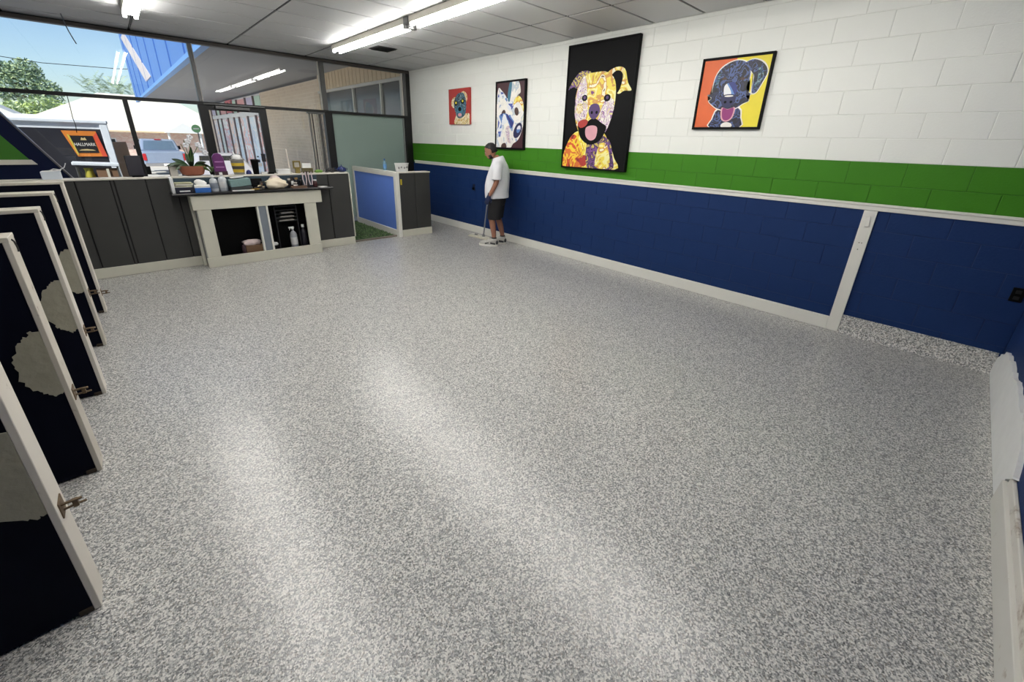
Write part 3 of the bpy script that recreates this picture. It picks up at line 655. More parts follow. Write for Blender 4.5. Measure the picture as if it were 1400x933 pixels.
t_ = thing('white_box', 'white carton on the half wall at the far left', 'box', (-5.71, YH, ZH)); box('carton', mat('carton', (206, 214, 222), .6), t_, -.078, .078, -.06, .06, 0, .085, bevel=.003); MB().box(-.07, .085, -.05, .07, .085, .093, ry3(R(-4))).build('lid_flap', 'white', t_)
MB().tube([(.0, 0, .094), (.03, .01, .11), (.08, .02, .10), (.12, .03, .125), (.14, .05, .17)], .005, 6).build('cord', mat('cord_white', (190, 190, 192), .5), t_, smooth=True)
t_ = thing('monitor', 'dark upright screen standing on the half wall before the window mullion', 'monitor', (-4.965, YH+.02, ZH)); MB().box(-.085, .07, -.018, .018, .012, .255, rx3(R(-6)), (0, 0, 0)).build('screen', mat('screen_dark', (22, 18, 30), .35), t_, bevel=.006); box('foot', 'black', t_, -.06, .05, -.04, .04, 0, .014, bevel=.003)
# on the low partition by the turf
wb = bottle('water_bottle', 'clear blue water bottle on the low partition', (-1.445, 7.5, 1.191), .205, .032, mat('water_plastic', (150, 190, 215), .15, trans=.4), mat('cap_w', (60, 110, 170), .4), neck=.36, lab=mat('water_label', (100, 150, 200), .5))
t_ = thing('wipes_tub', 'white printed tub beside the water bottle on low partition', 'tub', (-1.30, 7.13, 1.1865)); MB().lathe([(.118, 0), (.12, .01), (.135, .13), (.142, .135), (.142, .15), (.13, .15), (.115, .02), (.01, .018)], n=28, sy=.42).build('tub_body', mat('tub_white', (226, 226, 224), .4), t_, smooth=True)
for k_ in range(4): MB().ell((-.085+k_*.055, -.0505, .07+.012*(k_ % 2)), (.017, .004, .02), 10, 6).build('printed_spot', mat('spot_grey', (150, 146, 148), .6), t_, smooth=True)

# ================================================================ THINGS IN THE DESK SHELVES (shelf top z = .105)
ZS = .1055
t_ = thing('open_carton', 'brown carton with crumpled white bag in the left desk shelf', 'carton', (-3.90, 6.935, ZS)); box('carton_body', mat('kraft', (110, 84, 60), .8), t_, -.11, .11, -.06, .06, 0, .12, bevel=.003)
lump('bag', t_, 'cloth_pink', (-.02, 0, .15), (.11, .06, .05), 44); lump('bag_corner', t_, mat('bag_dark', (62, 40, 48), .6), (-.13, -.02, .065), (.03, .04, .075), 45)
bottle('trigger_bottle', 'clear trigger spray bottle in the right desk shelf', (-3.35, 6.90, ZS), .33, .05, mat('bottle_clear', (150, 152, 158), .3), 'white', pump=True, neck=.3, lab='lab_pale')
bottle('dark_bottle', 'dark bottle with white cap behind the right desk leg', (-3.185, 6.95, ZS), .34, .048, mat('bottle_dark', (34, 34, 42), .4), 'white', neck=.4)
t_ = thing('file_rack', 'black rack of stacked letter trays in the right desk shelf', 'letter tray', (-3.40, 6.965, .52))
for i in range(5): box('tray', mat('tray_black', (26, 26, 28), .5), t_, -.15, .15, -.05, .05, i*.055, i*.055+.012); 
for sx in (-.15, .15): box('rack_side', 'tray_black', t_, sx-.006, sx+.006, -.05, .05, -.414, .24)
for i in range(3): MB().box(-.11+i*.02, .1, -.054, .03, .0125+i*.055, .026+i*.055, rz3(R(2))).build('paper', mat('paper_dim', (150, 146, 140), .8), t_)
t_ = thing('white_rag', 'white rag lying left of the spray bottle in the desk shelf', 'rag', (-3.625, 6.93, ZS)); lump('rag', t_, 'white_paper', (0, 0, .09), (.05, .05, .03), 46); box('rag_block', 'black', t_, -.025, .055, -.05, .05, 0, .075)
# ================================================================ WALL PICTURES (own generic dog portraits in similar colours)
class Pic:
    def __init__(s, name, label, yl, yr, z0, z1, depth, frame_m, bgm, fw):
        s.t = thing(name, label, 'picture', (-.002, (yl+yr)/2, z0)); s.w, s.h, s.d, s.fw = yl-yr, z1-z0, depth, fw
        s.n = 0
        box('backing', frame_m, s.t, -depth, 0, -s.w/2, s.w/2, 0, s.h, bevel=.002)
        if fw:
            for a in ((-s.w/2, -s.w/2+fw, 0, s.h), (s.w/2-fw, s.w/2, 0, s.h), (-s.w/2+fw, s.w/2-fw, 0, fw), (-s.w/2+fw, s.w/2-fw, s.h-fw, s.h)):
                box('frame_bar', frame_m, s.t, -depth-.012, -depth+.002, a[0], a[1], a[2], a[3], bevel=.002)
        s.b = MB(); s.mats = []
        s.shape([(0, 0), (1, 0), (1, 1), (0, 1)], bgm, 1)
    def shape(s, pts, m, k=4, clip=True):
        m = MATS[m] if isinstance(m, str) else m
        if m not in s.mats: s.mats.append(m)
        s.b.mi = s.mats.index(m); s.n += 1
        P = closed_curve(pts, k) if k > 1 else pts
        x = -s.d - .0006 - .00012*s.n; iw, ih = s.w-2*s.fw, s.h-2*s.fw; out = []
        for u, v in P:
            u, v = min(max(u, 0), 1), min(max(v, 0), 1)
            out.append((x, s.w/2 - s.fw - u*iw, s.fw + v*ih))
        # drop doubles made by clamping
        q = [p for i, p in enumerate(out) if (Vector(p)-Vector(out[i-1])).length > 1e-5]
        f = s.b._f([s.b.bm.verts.new(p) for p in q])
    def ell(s, u, v, ru, rv, m, rot=0):
        s.shape([(u + ru*math.cos(a)*math.cos(rot) - rv*math.sin(a)*math.sin(rot), v + ru*math.cos(a)*math.sin(rot) + rv*math.sin(a)*math.cos(rot)) for a in [2*PI*k/14 for k in range(14)]], m, 1)
    def done(s):
        me_fix = s.b.bm
        bmesh.ops.triangulate(me_fix, faces=me_fix.faces[:])
        me = bpy.data.meshes.new('print'); me_fix.to_mesh(me); me_fix.free()
        for m in s.mats: me.materials.append(m)
        o = bpy.data.objects.new('print', me); COL.objects.link(o); o.parent = s.t
mat('pic_black', (9, 9, 11), .6, spec=.15); mat('pic_red', (172, 52, 46), .55); mat('pic_orange', (216, 98, 44), .5); mat('pic_yellow', (232, 214, 54), .5)
mat('pic_white', (232, 228, 220), .5); mat('pic_pink', (214, 158, 168), .5); mat('pic_purple', (78, 52, 104), .5); mat('pic_magenta', (142, 44, 112), .5); mat('pic_navy', (34, 36, 78), .5); mat('pic_teal', (62, 118, 142), .5); mat('pic_maroon', (66, 30, 38), .5); mat('pic_brown', (70, 46, 40), .5)
swirl_mat('sw_gold', [(120, 60, 120), (224, 200, 90), (238, 230, 160), (232, 212, 80), (206, 150, 70), (240, 236, 206), (120, 80, 40)], 5, 1.2)
swirl_mat('sw_pale', [(90, 60, 110), (222, 208, 170), (198, 170, 200), (236, 232, 220), (150, 110, 160), (226, 220, 150)], 9, 2.0)
swirl_mat('sw_fire', [(120, 30, 30), (206, 80, 40), (236, 200, 60), (210, 110, 50), (150, 40, 50)], 7, 1.0)
swirl_mat('sw_purple', [(40, 24, 56), (120, 76, 140), (70, 44, 90), (200, 180, 90), (96, 60, 120)], 9, 1.6)
swirl_mat('sw_ink', [(12, 12, 24), (30, 34, 66), (20, 20, 34), (70, 88, 140), (18, 18, 30), (52, 60, 104)], 11, 1.2)
swirl_mat('sw_blue', [(40, 50, 120), (90, 130, 190), (230, 232, 236), (70, 90, 170), (150, 190, 216)], 3.2, .9)
swirl_mat('sw_white', [(150, 170, 200), (236, 232, 226), (244, 240, 232), (200, 208, 214), (236, 234, 210)], 3.4, 1.2)
swirl_mat('sw_cream', [(60, 40, 30), (220, 200, 130), (236, 226, 200), (200, 160, 60), (236, 230, 214)], 9, 2.2)
swirl_mat('sw_teal', [(20, 20, 28), (60, 110, 140), (24, 28, 40), (120, 150, 160), (40, 60, 90)], 14, 1.6)

# small red canvas
p = Pic('red_canvas', 'small red canvas with a dog face, nearest the front window', 7.40, 6.73, 2.044, 2.672, .04, 'pic_red', 'pic_red', 0)
p.shape([(.30, .0), (.32, .2), (.45, .3), (.75, .3), (1, .28), (1, 0)], 'sw_cream')
p.ell(.30, .62, .18, .15, 'sw_cream', .4); p.ell(.72, .74, .19, .17, 'sw_cream', -.3)
p.shape([(.25, .55), (.35, .78), (.55, .88), (.75, .84), (.85, .6), (.8, .3), (.6, .18), (.4, .22)], 'sw_teal'); p.ell(.36, .6, .08, .07, 'pic_black'); p.ell(.68, .64, .08, .07, 'pic_black'); p.ell(.36, .61, .04, .035, 'pic_yellow'); p.ell(.68, .65, .04, .035, 'pic_yellow')
p.ell(.54, .4, .15, .12, 'pic_teal'); p.ell(.54, .43, .08, .06, 'pic_black'); p.ell(.54, .27, .09, .05, 'pic_pink'); p.done()
# blue and white picture
p = Pic('blue_white_picture', 'blue and white dog picture in a black frame above the man', 5.99, 5.25, 1.63, 2.705, .03, 'pic_black', 'pic_maroon', .028)
p.shape([(0, 0), (.02, .86), (.2, .88), (.42, .76), (.5, .98), (.78, 1), (.86, .84), (.74, .8), (.9, .72), (1, .5), (.98, .34), (.84, .14), (.6, .05), (.55, 0), (.2, 0)], 'sw_white')
p.shape([(.02, .7), (.06, .84), (.22, .86), (.38, .76), (.44, .6), (.36, .72), (.2, .8), (.08, .74)], 'sw_blue'); p.shape([(.40, .78), (.46, .98), (.55, .99), (.52, .8), (.46, .7)], 'pic_teal')
p.shape([(.62, .66), (.68, .76), (.84, .78), (.96, .68), (.98, .55), (.9, .64), (.78, .7)], 'sw_gold'); p.ell(.26, .52, .09, .07, 'pic_brown', .5); p.ell(.74, .56, .08, .06, 'pic_brown', -.4)
for k_ in range(7):
    a = -1.0 + k_*.33; p.shape([(.5, .56), (.5+.07*math.sin(a)-.03, .56+.1*math.cos(a)), (.5+.16*math.sin(a), .56+.17*math.cos(a)), (.5+.07*math.sin(a)+.03, .56+.08*math.cos(a))], 'sw_blue')
p.shape([(.05, .3), (.1, .5), (.3, .54), (.46, .5), (.4, .4), (.24, .34), (.2, .2), (.12, .16)], 'sw_blue'); p.shape([(.45, .5), (.62, .5), (.66, .4), (.56, .3), (.46, .36)], 'sw_blue')
p.ell(.8, .27, .17, .1, 'pic_navy', .5); p.ell(.83, .29, .08, .05, 'sw_blue', .5); p.shape([(.36, .3), (.5, .34), (.5, .18), (.58, .08), (.44, .1)], 'sw_pale'); p.shape([(.2, .0), (.24, .06), (.36, .07), (.40, 0)], 'pic_brown', 3)
p.done()
# tall black picture with the golden dog
p = Pic('tall_dog_picture', 'tall black picture with a golden smiling dog, largest on the wall', 4.388, 3.25, 1.405, 3.043, .045, 'pic_black', 'pic_black', .02)
p.shape([(.0, 0), (.02, .14), (.14, .28), (.3, .32), (.6, .32), (.74, .22), (.84, .1), (.86, 0)], 'sw_gold'); p.shape([(0, 0), (.02, .14), (.14, .28), (.26, .24), (.34, .12), (.34, 0)], 'sw_fire'); p.ell(.36, .06, .07, .05, 'pic_red')
for k_ in range(6):
    a = R(60+k_*18); c_, s_ = math.cos(a), math.sin(a); p.shape([(.33, .08), (.33+.27*c_-.012, .08+.22*s_), (.33+.27*c_+.016, .08+.22*s_)], 'pic_yellow', 1)
p.shape([(.40, .24), (.5, .3), (.74, .24), (.82, .1), (.82, 0), (.44, 0)], 'sw_purple'); p.shape([(.56, .02), (.6, .2), (.72, .2), (.78, .02)], 'sw_gold')
p.shape([(.02, .66), (.1, .74), (.22, .8), (.38, .78), (.34, .7), (.2, .66), (.1, .68)], 'sw_purple'); p.shape([(.62, .76), (.74, .8), (.86, .78), (.92, .68), (.98, .62), (.88, .62), (.8, .6), (.7, .66)], 'sw_gold'); p.shape([(.68, .74), (.76, .775), (.84, .74), (.82, .64), (.76, .6), (.7, .66)], 'pic_black')
p.shape([(.15, .52), (.17, .66), (.28, .76), (.45, .78), (.62, .77), (.74, .7), (.77, .56), (.74, .42), (.66, .3), (.5, .22), (.32, .26), (.2, .36)], 'sw_gold')
p.shape([(.28, .76), (.34, .6), (.36, .46), (.28, .38), (.17, .42), (.15, .55), (.19, .68)], 'sw_pale'); p.shape([(.58, .5), (.66, .58), (.76, .54), (.74, .42), (.66, .3), (.54, .36)], 'sw_pale'); p.ell(.23, .5, .06, .045, 'sw_cream'); p.shape([(.44, .76), (.50, .6), (.60, .6), (.62, .76)], 'sw_gold')
p.ell(.30, .585, .045, .026, 'pic_black'); p.ell(.65, .575, .05, .028, 'pic_black'); p.ell(.30, .588, .02, .014, 'pic_purple'); p.ell(.65, .578, .02, .014, 'pic_purple')
p.shape([(.22, .38), (.3, .36), (.46, .42), (.6, .38), (.68, .34), (.6, .24), (.44, .2), (.28, .26)], 'pic_black'); p.shape([(.22, .38), (.3, .41), (.38, .4), (.36, .36), (.27, .34)], 'pic_red'); p.shape([(.36, .34), (.46, .36), (.54, .34), (.53, .26), (.45, .235), (.37, .27)], 'pic_pink')
p.shape([(.38, .48), (.42, .53), (.52, .53), (.56, .48), (.53, .43), (.47, .41), (.41, .43)], 'pic_purple'); p.ell(.435, .465, .018, .013, 'pic_black'); p.ell(.51, .465, .018, .013, 'pic_black')
p.done()
# square picture, orange and yellow
p = Pic('orange_yellow_picture', 'square picture of a black dog on orange and yellow, right end of wall', 2.418, 1.687, 1.947, 2.676, .025, 'pic_black', 'pic_orange', .024)
p.shape([(.5, 0), (1, 0), (1, 1), (.5, 1)], 'pic_yellow', 1)
def hd(g): return [(.20-g, .58), (.22-g, .76), (.30-g, .88+g), (.44, .955+g), (.58, .955+g), (.70+g, .88+g), (.74+g, .74), (.72+g, .56), (.80+g, .47), (.74+g, .45), (.79+g, .38), (.71, .34-g), (.62, .28-g), (.48, .255-g), (.34, .28-g), (.25, .33-g), (.17-g, .40), (.22-g, .44), (.14-g, .49), (.20-g, .51)]
def ear(g): return [(.64, .92), (.76, .955+g), (.90+g, .89+g), (.975+g, .77), (.93+g, .62), (.875+g*.5, .50-g), (.815-g, .49-g), (.80-g, .60), (.80-g, .72), (.72, .82)]
def chest(g): return [(.26-g, .0), (.28-g, .12), (.36-g, .28+g), (.66+g, .28+g), (.72+g, .14), (.73+g, 0)]
p.shape(chest(.018), 'pic_white', 3); p.shape(chest(0), 'sw_ink', 3); p.shape(ear(.014), 'pic_white'); p.shape(hd(.014), 'pic_white'); p.shape(hd(0), 'sw_ink'); p.shape(ear(0), 'sw_ink')
p.shape([(.84, .84), (.90, .80), (.93, .72), (.89, .6), (.85, .54), (.83, .6), (.86, .70)], 'sw_teal'); p.shape([(.23, .62), (.25, .76), (.30, .82), (.28, .7), (.26, .58)], 'sw_teal')
p.shape([(.38, .60), (.45, .66), (.54, .65), (.59, .52), (.53, .44), (.42, .44)], 'sw_blue'); p.shape([(.37, .46), (.48, .49), (.59, .46), (.57, .34), (.48, .29), (.40, .33)], 'pic_navy'); p.ell(.48, .462, .07, .013, 'pic_white')
p.ell(.44, .375, .022, .02, 'pic_black'); p.ell(.53, .375, .022, .02, 'pic_black')
p.ell(.36, .72, .035, .022, 'pic_brown'); p.ell(.64, .7, .035, .022, 'pic_brown'); p.shape([(.40, .29), (.5, .27), (.61, .29), (.6, .14), (.51, .08), (.42, .13)], 'pic_pink'); p.shape([(.42, .285), (.5, .265), (.59, .285), (.58, .15), (.51, .1), (.44, .14)], 'pic_magenta'); p.shape([(.45, 0), (.45, .05), (.52, .075), (.60, .05), (.6, 0)], 'pic_white', 3)
p.done()

# ================================================================ THE MAN WITH THE MOP
mat('skin', (146, 100, 80), .55, noise=.06); mat('hair', (20, 17, 17), .7); mat('shirt', (222, 222, 226), .85, bump=.3, bscale=14); mat('shorts', (22, 21, 24), .85, bump=.3, bscale=16); mat('glove', (26, 38, 74), .6); mat('sneaker', (176, 174, 168), .6, noise=.15, nscale=30); mat('sneaker_dark', (52, 52, 54), .6); mat('sole', (214, 212, 204), .6)
man = thing('person', 'man in white shirt, black shorts and sneakers mopping along the blue wall', 'person', (-.375, 5.52, 0), R(36))
def skin_mesh(name, verts, edges, radii, m, parent, root=0, sub=2):
    me = bpy.data.meshes.new(name); me.from_pydata(verts, edges, []); me.update()
    o = bpy.data.objects.new(name, me); COL.objects.link(o); o.parent = parent; me.materials.append(MATS[m])
    o.modifiers.new('skin', 'SKIN').use_smooth_shade = True
    for i, v in enumerate(me.skin_vertices[0].data):
        r_ = radii[i]; v.radius = r_ if isinstance(r_, tuple) else (r_, r_); v.use_root = (i == root)
    s_ = o.modifiers.new('sub', 'SUBSURF'); s_.levels = sub; s_.render_levels = sub
    return o
# joints: man faces +Y, x to his right
V_ = []; E_ = []; R_ = []
def J(p, r, par=None):
    V_.append(p); R_.append(r)
    if par is not None: E_.append((par, len(V_)-1))
    return len(V_)-1
pel = J((0, 0, .93), (.155, .12)); sp1 = J((0, -.01, 1.06), (.16, .125), pel); sp2 = J((0, -.03, 1.22), (.17, .125), sp1); sp3 = J((0, -.03, 1.37), (.15, .10), sp2)
nk = J((0, .005, 1.475), .062, sp3); nk2 = J((0, .05, 1.535), .058, nk)
FY = {-1: .055, 1: -.05}
for sx in (-1, 1):
    fy = FY[sx]; h_ = J((sx*.10, 0, .84), .095, pel)
    k1 = J((sx*.105, .02+fy*.3, .66), .084, h_); k2 = J((sx*.105, .035+fy*.6, .49), .06, k1); k3 = J((sx*.105, fy*.8, .34), .057, k2); k4 = J((sx*.105, fy-.03, .19), .042, k3); k5 = J((sx*.105, fy-.035, .075), .038, k4)
    J((sx*.11, fy+.06, .045), .034, k5)
# left arm hangs to the thigh, right arm bent to the pole
shL = J((-.17, -.035, 1.385), .055, sp3); a1 = J((-.235, -.04, 1.33), .056, shL); a2 = J((-.265, -.05, 1.13), .046, a1); a3 = J((-.268, -.005, 1.03), .042, a2); a4 = J((-.245, .085, .88), .03, a3)
shR = J((.17, -.03, 1.385), .055, sp3); b1 = J((.24, -.03, 1.33), .056, shR); b2 = J((.285, -.035, 1.15), .046, b1); b3 = J((.28, .02, 1.09), .042, b2); b4 = J((.235, .10, 1.08), .03, b3)
skin_mesh('body', V_, E_, R_, 'skin', man)
# head
hc = Vector((0, .125, 1.605)); tilt = rx3(R(-26))
def HP(x, y, z): return hc + tilt @ Vector((x, y, z))
b = MB(); n = 20
prof = [(-.115, .028, .05, .050), (-.10, .030, .056, .062), (-.075, .018, .066, .082), (-.04, .006, .073, .092), (0, 0, .077, .097), (.035, -.004, .078, .099), (.07, -.008, .07, .092), (.098, -.012, .05, .068), (.113, -.014, .02, .028)]
b.loft([[HP(rx_*math.cos(2*PI*k/n), oy_ + ry_*math.sin(2*PI*k/n), z_) for k in range(n)] for z_, oy_, rx_, ry_ in prof])
b.ell(HP(0, .104, -.022), (.014, .02, .024), 10, 8, tilt); b.ell(HP(0, .094, .012), (.055, .014, .012), 10, 6, tilt)
hd_ = b.build('head', 'skin', man, smooth='all')
rm = hd_.modifiers.new('r', 'REMESH'); rm.mode = 'VOXEL'; rm.voxel_size = .007; rm.use_smooth_shade = True
for sx in (-1, 1):
    MB().ell(HP(sx*.079, -.008, -.008), (.010, .022, .034), 10, 8, tilt).build('ear', 'skin', man, smooth='all')
    e_ = MB().ell(HP(sx*.030, .089, .004), (.013, .008, .008), 10, 6, tilt).build('eye', mat('eye_white', (210, 205, 200), .3), man, smooth='all'); MB().ell(HP(sx*.030, .097, .003), (.006, .003, .006), 8, 6, tilt).build('iris', 'hair', e_, smooth='all')
    MB().ell(HP(sx*.030, .098, .022), (.02, .006, .005), 8, 6, tilt).build('eyebrow', 'hair', man, smooth='all')
MB().ell(HP(0, .098, -.06), (.024, .008, .007), 10, 6, tilt).build('mouth', mat('lips', (120, 70, 64), .5), man, smooth='all')
hb = MB(); rg = []
for z_, oy_, rx_, ry_ in [(.0, -.034, .081, .072), (.03, -.026, .083, .084), (.06, -.014, .078, .094), (.09, -.012, .062, .082), (.112, -.010, .036, .05), (.124, -.012, .006, .008)]: rg.append([HP(rx_*math.cos(2*PI*k/n), oy_ + ry_*math.sin(2*PI*k/n), z_) for k in range(n)])
hb.loft([[HP(.074*math.cos(2*PI*k/n), -.05 + .055*math.sin(2*PI*k/n), -.055) for k in range(n)]] + rg); hb.build('hair', 'hair', man, smooth='all')
be = MB(); be.loft([[HP(s_*rx_*math.cos(a), .012 + ry_*math.sin(a)*1.0, z_) for a in [PI*k/12 for k in range(13)] for s_ in (1,)] + [HP(rx_*.9*math.cos(a), .004 + ry_*.9*math.sin(a), z_) for a in [PI*k/12 for k in range(12, -1, -1)]] for z_, rx_, ry_ in [(-.06, .071, .0835), (-.085, .0655, .083), (-.106, .058, .0785), (-.125, .042, .062)]]); be.build('beard', 'hair', man, smooth='all')
# T-shirt: loose tube round the torso plus two short sleeves
n = 28; sb = MB()
def ring(cx_, cy_, z_, rx_, ry_, tl=0): return [(cx_ + rx_*math.cos(2*PI*k/n), cy_ + ry_*math.sin(2*PI*k/n)*(1.0), z_ + tl*math.sin(2*PI*k/n)) for k in range(n)]
sb.loft([ring(0, .005, .835, .215, .205, -.01), ring(0, .01, .93, .215, .207), ring(0, .005, 1.05, .217, .21), ring(0, -.012, 1.18, .222, .198), ring(0, -.028, 1.30, .222, .172), ring(0, -.032, 1.38, .205, .14), ring(0, -.025, 1.435, .165, .112), ring(0, -.015, 1.475, .118, .098, -.02), ring(0, .0, 1.505, .088, .088, -.03)])
sb.tube([(-.12, -.035, 1.395), (-.20, -.037, 1.375), (-.245, -.042, 1.30), (-.268, -.048, 1.20), (-.272, -.05, 1.155)], [.095, .098, .092, .088, .09], 16); sb.tube([(.12, -.03, 1.395), (.20, -.02, 1.375), (.248, -.028, 1.30), (.272, -.028, 1.22), (.282, -.032, 1.175)], [.095, .098, .092, .088, .09], 16)
so = sb.build('t_shirt', 'shirt', man, smooth='all'); rm = so.modifiers.new('r', 'REMESH'); rm.mode = 'VOXEL'; rm.voxel_size = .011; rm.use_smooth_shade = True
sm = so.modifiers.new('s', 'SMOOTH'); sm.factor = .5; sm.iterations = 4
# shorts
sh = MB(); sh.loft([ring(0, .0, .93, .178, .150), ring(0, .0, .85, .186, .155), ring(0, 0, .76, .182, .15), ring(0, .004, .70, .165, .12)])
for sx in (-1, 1): sh.loft([[(sx*.095 + rx_*math.cos(2*PI*k/n), cy_ + ry_*math.sin(2*PI*k/n), z_) for k in range(n)] for z_, cy_, rx_, ry_ in [(.82, .0, .09, .125), (.70, .01, .097, .128), (.58, .02, .099, .124), (.475, .03, .101, .12)]])
so = sh.build('shorts', 'shorts', man, smooth='all'); rm = so.modifiers.new('r', 'REMESH'); rm.mode = 'VOXEL'; rm.voxel_size = .010; rm.use_smooth_shade = True
sm = so.modifiers.new('s', 'SMOOTH'); sm.factor = .5; sm.iterations = 3
# gloved hands: palm and five separate fingers
def hand(name, m, wrist, dirv, palm_n, thumb_side, curl):
    wrist = Vector(wrist); d_ = Vector(dirv).normalized(); nn = Vector(palm_n); nn = (nn - d_*nn.dot(d_)).normalized(); sd = d_.cross(nn)*thumb_side
    VV = [tuple(wrist - d_*.035), tuple(wrist), tuple(wrist+d_*.045), tuple(wrist+d_*.085)]; EE = [(0, 1), (1, 2), (2, 3)]; RR = [(.03, .03), (.028, .024), (.04, .019), (.036, .016)]
    h = MB()
    h.loft([[tuple(wrist + d_*l + sd*rx_*math.cos(2*PI*k/14) + nn*ry_*math.sin(2*PI*k/14)) for k in range(14)] for l, rx_, ry_ in ((-.06, .034, .032), (-.02, .031, .026), (.02, .038, .022), (.06, .043, .02), (.09, .040, .016))])
    for i, (off, L) in enumerate(((.030, .070), (.010, .080), (-.010, .075), (-.030, .060))):
        p_ = wrist + d_*.085 + sd*off; pts_ = [p_ - d_*.02, p_]; a = 0
        for j in range(3): a += curl; p_ = p_ + (d_*math.cos(a) + nn*math.sin(a))*L*(.42, .32, .26)[j]; pts_.append(p_)
        h.tube(pts_, [.0095, .0095, .009, .0085, .007], 8)
    tb_ = wrist + d_*.02 + sd*.03; h.tube([tb_, tb_ + sd*.03 + d_*.025 + nn*.008, tb_ + sd*.035 + d_*.055 + nn*.022, tb_ + sd*.025 + d_*.075 + nn*.032], [.013, .011, .010, .008], 8)
    o = h.build(name, m, man, smooth='all'); r_ = o.modifiers.new('r', 'REMESH'); r_.mode = 'VOXEL'; r_.voxel_size = .0045; r_.use_smooth_shade = True; return o
hand('glove', 'glove', (-.245, .088, .875), (.03, .35, -.94), (1, .1, 0), 1, .32)
hand('glove', 'glove', (.235, .10, 1.08), (-.25, .96, .08), (-1, -.1, 0), 1, .75)
# sneakers
for sx in (-1, 1):
    sn = MB(); n2 = 20; sr = thing_off = Vector((sx*.11, FY[sx], 0))
    def fr_(z_, y0_, y1_, w_, toe): return [(sr.x + 1.16*w_*math.cos(2*PI*k/n2)*(1-.22*toe*max(0, -math.sin(2*PI*k/n2))), sr.y + 1.14*((y0_+y1_)/2 + (y1_-y0_)/2*math.sin(2*PI*k/n2)), 1.1*z_) for k in range(n2)]
    sn.loft([fr_(.022, -.085, .205, .052, 1), fr_(.05, -.088, .205, .052, 1), fr_(.072, -.085, .17, .048, .5), fr_(.098, -.083, .085, .044, .2), fr_(.125, -.08, .02, .040, 0)])
    sho = sn.build('sneaker', 'sneaker', man, smooth='all'); cx_, cy_ = sr.x, sr.y
    MB().loft([fr_(.001, -.09, .21, .053, 1), fr_(.03, -.094, .214, .056, 1)]).build('sole', 'sole', sho, smooth=True)
    for k_ in range(3): MB().tube([(cx_-.05+.004*k_, cy_+.11-.05*k_, .08+.02*k_), (cx_, cy_+.125-.05*k_, .10+.018*k_), (cx_+.05-.004*k_, cy_+.11-.05*k_, .08+.02*k_)], .0045, 6).build('lace', 'white', sho, smooth=True)
    for s_ in (-1, 1):
        MB().box(cx_+s_*.058-.004, cx_+s_*.058+.004, cy_-.07, cy_+.02, .042, .07, rx3(R(8))).build('side_stripe', 'sneaker_dark', sho); MB().box(cx_+s_*.056-.004, cx_+s_*.056+.004, cy_+.05, cy_+.12, .045, .066, rx3(R(-14))).build('side_stripe', 'sneaker_dark', sho)
    MB().ell((cx_, cy_-.088, .068), (.038, .022, .04), 10, 8).build('heel_tab', 'sneaker_dark', sho, smooth='all')
    MB().lathe([(.047, 0), (.044, .03)], (cx_, cy_-.034, .13), 14).build('sock', mat('sock', (60, 58, 58), .9), man, smooth=True)
# mop
MP0, MP1 = Vector((-.24, 6.06, .05)), Vector((-.35, 5.68, 1.5))
mp = thing('floor_mop', 'flat mop with long grey pole held by the man', 'mop', (0, 0, 0)); mp.location = (MP0.x, MP0.y, 0)
MB().tube([Vector((0, 0, .06)), MP1-Vector((MP0.x, MP0.y, 0))], .0125, 10).build('pole', mat('pole_grey', (140, 142, 146), .35, metal=.5), mp, smooth=True)
MB().tube([MP1-Vector((MP0.x, MP0.y, .16)) - (MP1-MP0).normalized()*.0 + Vector((0.022, .019, 0)), MP1-Vector((MP0.x, MP0.y, 0))], .0155, 10).build('grip', 'grey', mp, smooth=True)
hr = rz3(R(6))
MB().box(-.055, .055, -.34, .34, .016, .04, hr, (0, 0, 0)).build('head_plate', 'cream', mp, bevel=.005)
MB().box(-.07, .07, -.36, .36, .001, .018, hr, (0, 0, 0)).build('pad', mat('mop_pad', (196, 192, 172), .9, bump=.5, bscale=60), mp, bevel=.005); MB().lathe([(.03, .038), (.026, .06), (.016, .09)], n=12).build('swivel', 'grey', mp, smooth=True)
for s_ in (-.2, .2): MB().box(-.02, .02, s_-.03, s_+.03, .04, .055, hr, (0, 0, 0)).build('clip', 'grey', mp, bevel=.004)
# ================================================================ OUTSIDE
random.seed(2)
mat('asphalt', (206, 202, 194), .9, noise=.12, nscale=2, bump=.3, bscale=60)
gd = MB()
prof = [(YB+.08, -.13), (9.6, -.15), (14, -.22), (30, -.45), (42, -.7), (60, -.8), (130, -.9)]
pts = [(y, z) for y, z in prof] + [(130, -1.6), (YB+.08, -1.6)]
gd.prism(pts, 'x', -60, 45); struct(gd.build('ground', 'asphalt', None))
# ---- neighbouring shop wing with its canopy (right of the glass)
wg = thing('shop_wing', 'tan brick shop wing with blue canopy fascia outside the glass', 'building', (.3, 22, -.5)); wx, wy, wz = .3, 22, -.5
def wb_(name, m, x0, x1, y0, y1, z0, z1, bevel=0): return box(name, m, wg, x0-wx, x1-wx, y0-wy, y1-wy, z0-wz, z1-wz, bevel=bevel)
brick_mat('tan_brick', (222, 202, 178), (212, 192, 168), (226, 210, 190), 2.2, (0, R(90), R(90)))
mat('soffit', (150, 150, 152), .7, noise=.04); mat('fascia_blue', (82, 128, 196), .5, noise=.06); mat('siding', (220, 196, 160), .7); mat('dark_glass', (52, 52, 50), .15, noise=.1)
wb_('wall', 'tan_brick', .3, .7, 15.3, 22.6, -.5, 3.5)
wb_('wall_end', 'tan_brick', .34, .7, 34.5, 36.5, -.7, 3.5)
wb_('soffit', 'soffit', -3.14, .9, 9.3, 37, 3.6, 3.68)
